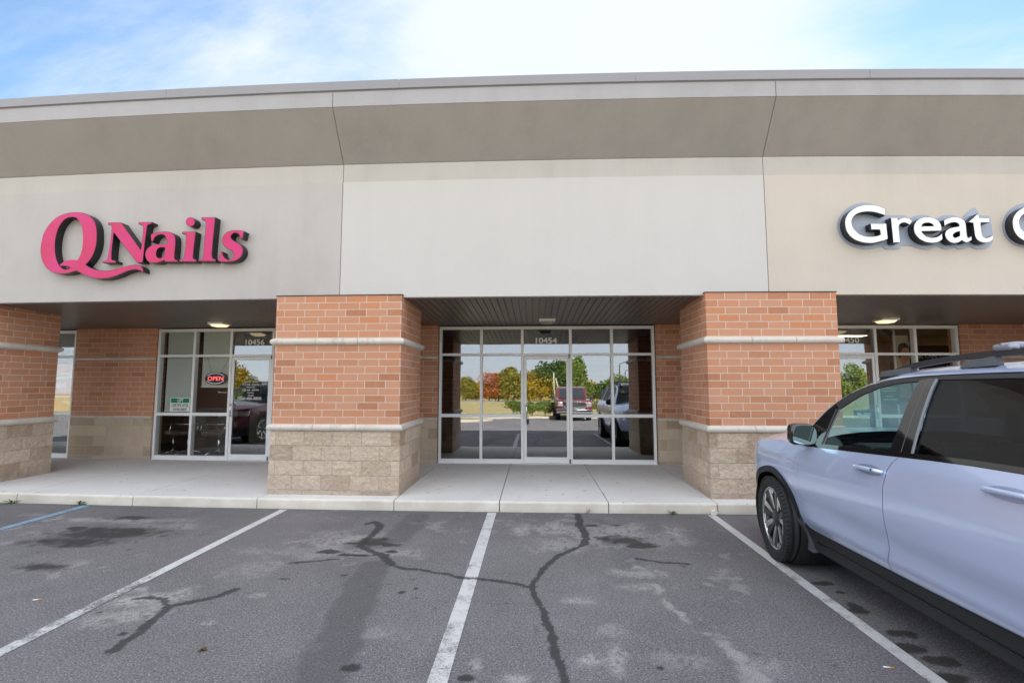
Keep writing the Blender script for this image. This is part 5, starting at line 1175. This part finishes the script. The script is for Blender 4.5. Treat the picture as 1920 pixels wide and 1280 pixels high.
def catmull3(pts, sub):
    out = []; n = len(pts)
    for i in range(n - 1):
        p0, p1, p2, p3 = pts[max(0, i-1)], pts[i], pts[i+1], pts[min(n-1, i+2)]
        for k in range(sub):
            t = k/sub; out.append(0.5*((2*p1) + (p2 - p0)*t + (2*p0 - 5*p1 + 4*p2 - p3)*t*t + (3*p1 - p0 - 3*p2 + p3)*t**3))
    out.append(pts[-1]); return out
def weld(ob):
    bm = bmesh.new(); bm.from_mesh(ob.data); bmesh.ops.remove_doubles(bm, verts=bm.verts, dist=1e-5); bmesh.ops.recalc_face_normals(bm, faces=bm.faces)
    for f in bm.faces: f.smooth = True
    bm.to_mesh(ob.data); bm.free(); return ob
M['mirror_glass'] = simple('mirror_silver', (0.55, 0.72, 0.68), 0.02, 1.0)
M['crossbar'] = simple('crossbar_silver', (0.28, 0.29, 0.33), 0.3, 0.5)
M['handle_cup_shade'] = paint('pale_blue_recess_shade', (0.36, 0.43, 0.62))  # body paint darkened to stand for shade behind the door handle
make_suv((3.29, 3.2, G0Z), R(0.0), M['suv_paint'], 'pale blue-grey SUV with black cladding parked at the right')
make_suv((-9.75, 3.1, G0Z), R(0.0), M['maroon'], 'dark maroon SUV parked at the far left', 0.0)
# red pickup facing the shops from the lot's far row (seen in the glass)
def pickup(loc, rz):
    t = local_thing('pickup_truck', loc, 'red pickup truck facing the shops across the lot', 'pickup truck', None, rz)
    def extr(prof, x0, x1, name, mat, par=t, bev=.03):
        bm = bmesh.new(); a = [bm.verts.new((x0, y, z)) for y, z in prof]; b = [bm.verts.new((x1, y, z)) for y, z in prof]; n = len(prof)
        bm.faces.new(a); bm.faces.new(list(reversed(b)))
        for i in range(n): bm.faces.new((a[i], b[i], b[(i+1) % n], a[(i+1) % n]))
        bmesh.ops.recalc_face_normals(bm, faces=bm.faces)
        if bev: bmesh.ops.bevel(bm, geom=bm.edges[:], offset=bev, segments=3, affect='EDGES', profile=0.5)
        bm.verts.index_update(); mb = MB(); mb.add([v.co for v in bm.verts], [[q.index for q in f.verts] for f in bm.faces], 0, True); bm.free(); return mb.build(name, mat, par)
    rp = M['red_paint']
    extr([(2.85, .55), (2.88, 1.02), (2.78, 1.16), (1.35, 1.24), (-3.0, 1.20), (-3.0, .55)], -1.0, 1.0, 'body', rp, bev=.06)
    extr([(1.42, 1.20), (.72, 1.86), (.3, 1.94), (-1.0, 1.93), (-1.25, 1.85), (-1.35, 1.20)], -.86, .86, 'cab', rp, bev=.07)
    mb = MB(); mb.add([(-.76, 1.38, 1.27), (.76, 1.38, 1.27), (.68, .80, 1.82), (-.68, .80, 1.82)], [(0, 1, 2, 3)]); mb.build('windscreen', M['car_pane_dark'], t)
    extr([(2.84, .68), (2.90, .70), (2.90, 1.08), (2.84, 1.10)], -.62, .62, 'grille', M['chrome'], bev=.015)
    for z in (.78, .88, .98): MB().rbox((0, 2.905, z), (1.1, .02, .045), .008).build('grille_bar', M['black_plastic'], t)
    for s in (-1, 1):
        MB().rbox((s*.80, 2.86, .93), (.30, .08, .26), .03).build('headlight', M['headlamp'], t)
        m = MB().rbox((s*1.14, 1.25, 1.30), (.2, .12, .26), .04).build('mirror', M['black_plastic'], t)
        for y in (1.95, -1.75):
            W = thingless(t, 'wheel', (s*.88, y, .41)); mb = MB(); mb.lathe([(-.13, .24), (-.14, .36), (-.12, .41), (.12, .41), (.14, .36), (.13, .24)], 32); mb.build('tyre', M['rubber'], W)
            MB().lathe([(s*.10, .25), (s*.08, .12), (s*.11, .0)], 20).build('rim', M['rim_silver'], W)
        MB().rbox((s*.62, 2.94, .52), (.22, .05, .12), .02).build('fog_light', M['headlamp'], t)
    extr([(2.80, .40), (2.98, .42), (2.98, .66), (2.80, .68)], -1.0, 1.0, 'bumper', M['chrome'], bev=.04)
    MB().box(-.8, .8, -2.9, 2.7, .35, .56, 1).build('underbody', M['black_plastic'], t, fix=True)
M['car_pane_dark'] = simple('dark_windscreen', (0.02, 0.025, 0.03), 0.05, 0, Coat_Weight=1.0)
pickup((2.25, -11.0, G0Z), 0.0)
# ------------------------------------------------------------------ the far side of the lot, seen in the glass
def slab(name, poly, z0, z1, mat):
    n = len(poly); mb = MB(); mb.add([(x, y, z0) for x, y in poly] + [(x, y, z1) for x, y in poly], [tuple(range(n, 2*n))] + [(i, (i+1) % n, n + (i+1) % n, n + i) for i in range(n)])
    return tag(mb.build(name, M[mat] if isinstance(mat, str) else mat, None, None, True), kind='structure')
slab('verge', [(-300, -23), (300, -23), (300, -72), (-300, -72)], G0Z - 0.03, G0Z + 0.012, 'grass')
slab('verge', [(-300, -84), (300, -84), (300, -260), (-300, -260)], G0Z - 0.03, G0Z + 0.06, 'grass')
slab('road', [(-300, -72.01), (300, -72.01), (300, -83.99), (-300, -83.99)], G0Z - 0.03, G0Z + 0.02, 'road_far')
slab('lot_kerb', [(-60, -10.82), (60, -10.82), (60, -11.05), (-60, -11.05)], G0Z - 0.03, G0Z + 0.13, 'sand_kerb')
slab('lot_far_row', [(-60, -11.06), (60, -11.06), (60, -22.99), (-60, -22.99)], G0Z - 0.03, G0Z + 0.008, 'grass')
isl = [(-6.5 + 4.2*math.cos(a), -8.6 + 1.7*math.sin(a)) for a in np.linspace(0, 2*math.pi, 41)[:-1]]
slab('kerb_island', isl, G0Z - 0.03, G0Z + 0.13, 'sand_kerb')
slab('island_bed', [(-6.5 + (x + 6.5)*.93, -8.6 + (y + 8.6)*.88) for x, y in isl], G0Z, G0Z + 0.145, 'earth')
def leaf_blob(rr, n, cx, cy, cz, rx, ry, rz, size, cone=False, lumps=9):
    mb = MB(); L = []
    for k in range(lumps):
        u = rr.uniform(-1, 1); a = rr.uniform(0, 2*math.pi); h = rr.uniform(-.7, .95)
        w = (1 - (h + 1)/2)*1.0 + 0.08 if cone else math.sqrt(max(0.05, 1 - h*h))
        L.append((cx + rx*.62*w*math.cos(a), cy + ry*.62*w*math.sin(a), cz + rz*h*.72, rr.uniform(.32, .58)*(w if cone else 1)))
    for i in range(n):
        lx, ly, lz, lr = rr.choice(L)
        d = Vector((rr.gauss(0, 1), rr.gauss(0, 1), rr.gauss(0, 1))).normalized() * rr.uniform(.55, 1.05)
        c = Vector((lx + d.x*rx*lr, ly + d.y*ry*lr, lz + d.z*rz*lr*.8))
        u = Vector((rr.gauss(0, 1), rr.gauss(0, 1), rr.gauss(0, 1))).normalized(); v = u.orthogonal().normalized()
        s = size*rr.uniform(.6, 1.3); mb.add([c - u*s, c + v*s*.6, c + u*s, c - v*s*.6], [(0, 1, 2, 3)])
    return mb
def tree(x, y, h, w, fm, label, seed, cone=False, n=5000):
    rr = random.Random(seed); t = thing('tree', (x, y, G0Z), label, 'tree', 'autumn trees beyond the road')
    base = .02*h
    leaf_blob(rr, n, x, y, base + (h - base)*.47, w*.58, w*.5, (h - base)*.55, .028*h + .06, cone, 26).build('crown', M[fm], t)
    mb = MB(); mb.tube([(x, y, G0Z - .1), (x + .02*h, y, .25*h), (x - .01*h, y, .6*h)], .03*h, 8, r2=.012*h)
    for k in range(5):
        a = rr.uniform(0, 6.28); mb.tube([(x, y, .25*h + k*.06*h), (x + w*.2*math.cos(a), y + w*.2*math.sin(a), .45*h + k*.07*h)], .012*h, 6, r2=.004*h)
    mb.build('trunk', M['bark'], t)
FT = 108.0                            # distance of the tree line seen through the mirror of the glass
def tx(u): return FT*((u - 960)/917.5 - 0.0441)
for i, (a, b, top, fm, nm, cone) in enumerate([(190, 290, 470, 'f_olive', 'rounded olive tree beyond the road', False), (265, 365, 525, 'f_yellow', 'low yellow tree beyond the road', False), (395, 640, 432, 'f_red', 'broad red maple beyond the road', False), (575, 730, 400, 'f_olive', 'tall olive tree behind the red maple', False), (740, 990, 415, 'f_yellow', 'wide golden tree beyond the road', False), (860, 1120, 345, 'f_dark', 'tallest dark green tree behind the power pole', False), (1100, 1240, 320, 'f_green', 'thin pale tree beside the tallest dark tree', False), (1170, 1320, 500, 'f_green', 'green bushy tree beyond the pickup', False), (1325, 1490, 485, 'f_dark', 'dark conical evergreen beyond the road', True), (1480, 1640, 560, 'f_olive', 'far low tree at the right of the evergreen', False)]):
    u0, u1 = 820 + a/4.571, 820 + b/4.571; h = (655 - top)/4.571*FT/917.5*1.14; w = (u1 - u0)*FT/917.5*1.4
    tree(tx((u0+u1)/2), 9.6*2 - FT - (i % 3)*1.5, h, w, fm, nm, 50 + i, cone)
for k in range(16):
    x = tx(862 + k*21) + (k % 3)*.6
    tree(x, 9.6*2 - FT - 4 - (k % 2)*2, 3.0 + (k*7 % 5)*.35, 4.6, ['f_yellow', 'f_green', 'f_olive', 'f_dark'][k % 4], 'low %s bush in the hedge line beyond the road' % ['golden', 'green', 'olive', 'dark green'][k % 4], 700 + k, False, 1500)
rr = random.Random(99); cols = ['f_olive', 'f_yellow', 'f_green', 'f_red', 'f_green', 'f_dark']; words = ['olive', 'golden', 'green', 'reddish', 'leafy green', 'dark green']
for k in range(36):
    x = -96 + k*3.9 if k < 20 else 18 + (k - 20)*9.0
    if -24 < x < 16: continue
    j = rr.randrange(6); tree(x + rr.uniform(-1, 1), -86 - rr.uniform(0, 10), rr.uniform(4.5, 8.5), rr.uniform(4.5, 7), cols[j], '%s tree in the row along the far road' % words[j], 200 + k, False, 3000)
for i, (x, y, w, h) in enumerate([(-1.35, -13.6, 1.5, .95), (-.1, -13.3, 1.5, .85), (.75, -13.7, 1.6, .95), (4.6, -14.2, 1.4, 1.0), (-9.5, -13.8, 1.6, .9)]):
    t = thing('shrub', (x, y, G0Z), 'clipped yellow-green shrub in the bed behind the far kerb', 'shrub', 'shrubs behind the far kerb')
    leaf_blob(random.Random(400 + i), 1500, x, y, h*.5, w/2, w/2, h*.55, .055, False, 16).build('foliage', M['f_green'], t)
    MB().tube([(x, y, G0Z - .05), (x, y, h*.5)], .03, 6).build('stem', M['bark'], t)
for x, h, lab in ((tx(1037), 7.0, 'leaning weathered power pole beyond the road'), (tx(1042.5), 5.6, 'second weathered pole propping the power pole')):
    o = MB().tube([(x + (.9 if 'second' in lab else 0), -84.5, G0Z), (x - (.3 if 'second' in lab else .1), -84.5, h*.85)], .17, 10, r2=.12).build('power_pole', M['wood_pole'], None, None, origin=(x, -84.5, G0Z)); tag(o, lab, 'pole')
for u, d in ((1160, 62), (1169.5, 78)):
    x = d*((u - 960)/917.5 - .0441); y = 19.2 - d; t = thing('street_lamp', (x, y, G0Z), 'tall grey lot lamp post, %s of a pair' % ('nearer' if d < 70 else 'farther'), 'street lamp', 'lamp posts across the lot')
    mb = MB(); mb.tube([(x, y, G0Z), (x, y, 5.0), (x + .1, y, 5.25), (x + .8, y, 5.4)], .07, 8, r2=.05); mb.build('pole', M['alu_dark'], t)
    MB().rbox((x + 1.0, y, 5.38), (.6, .25, .12), .03).build('lamp_head', M['alu_dark'], t)
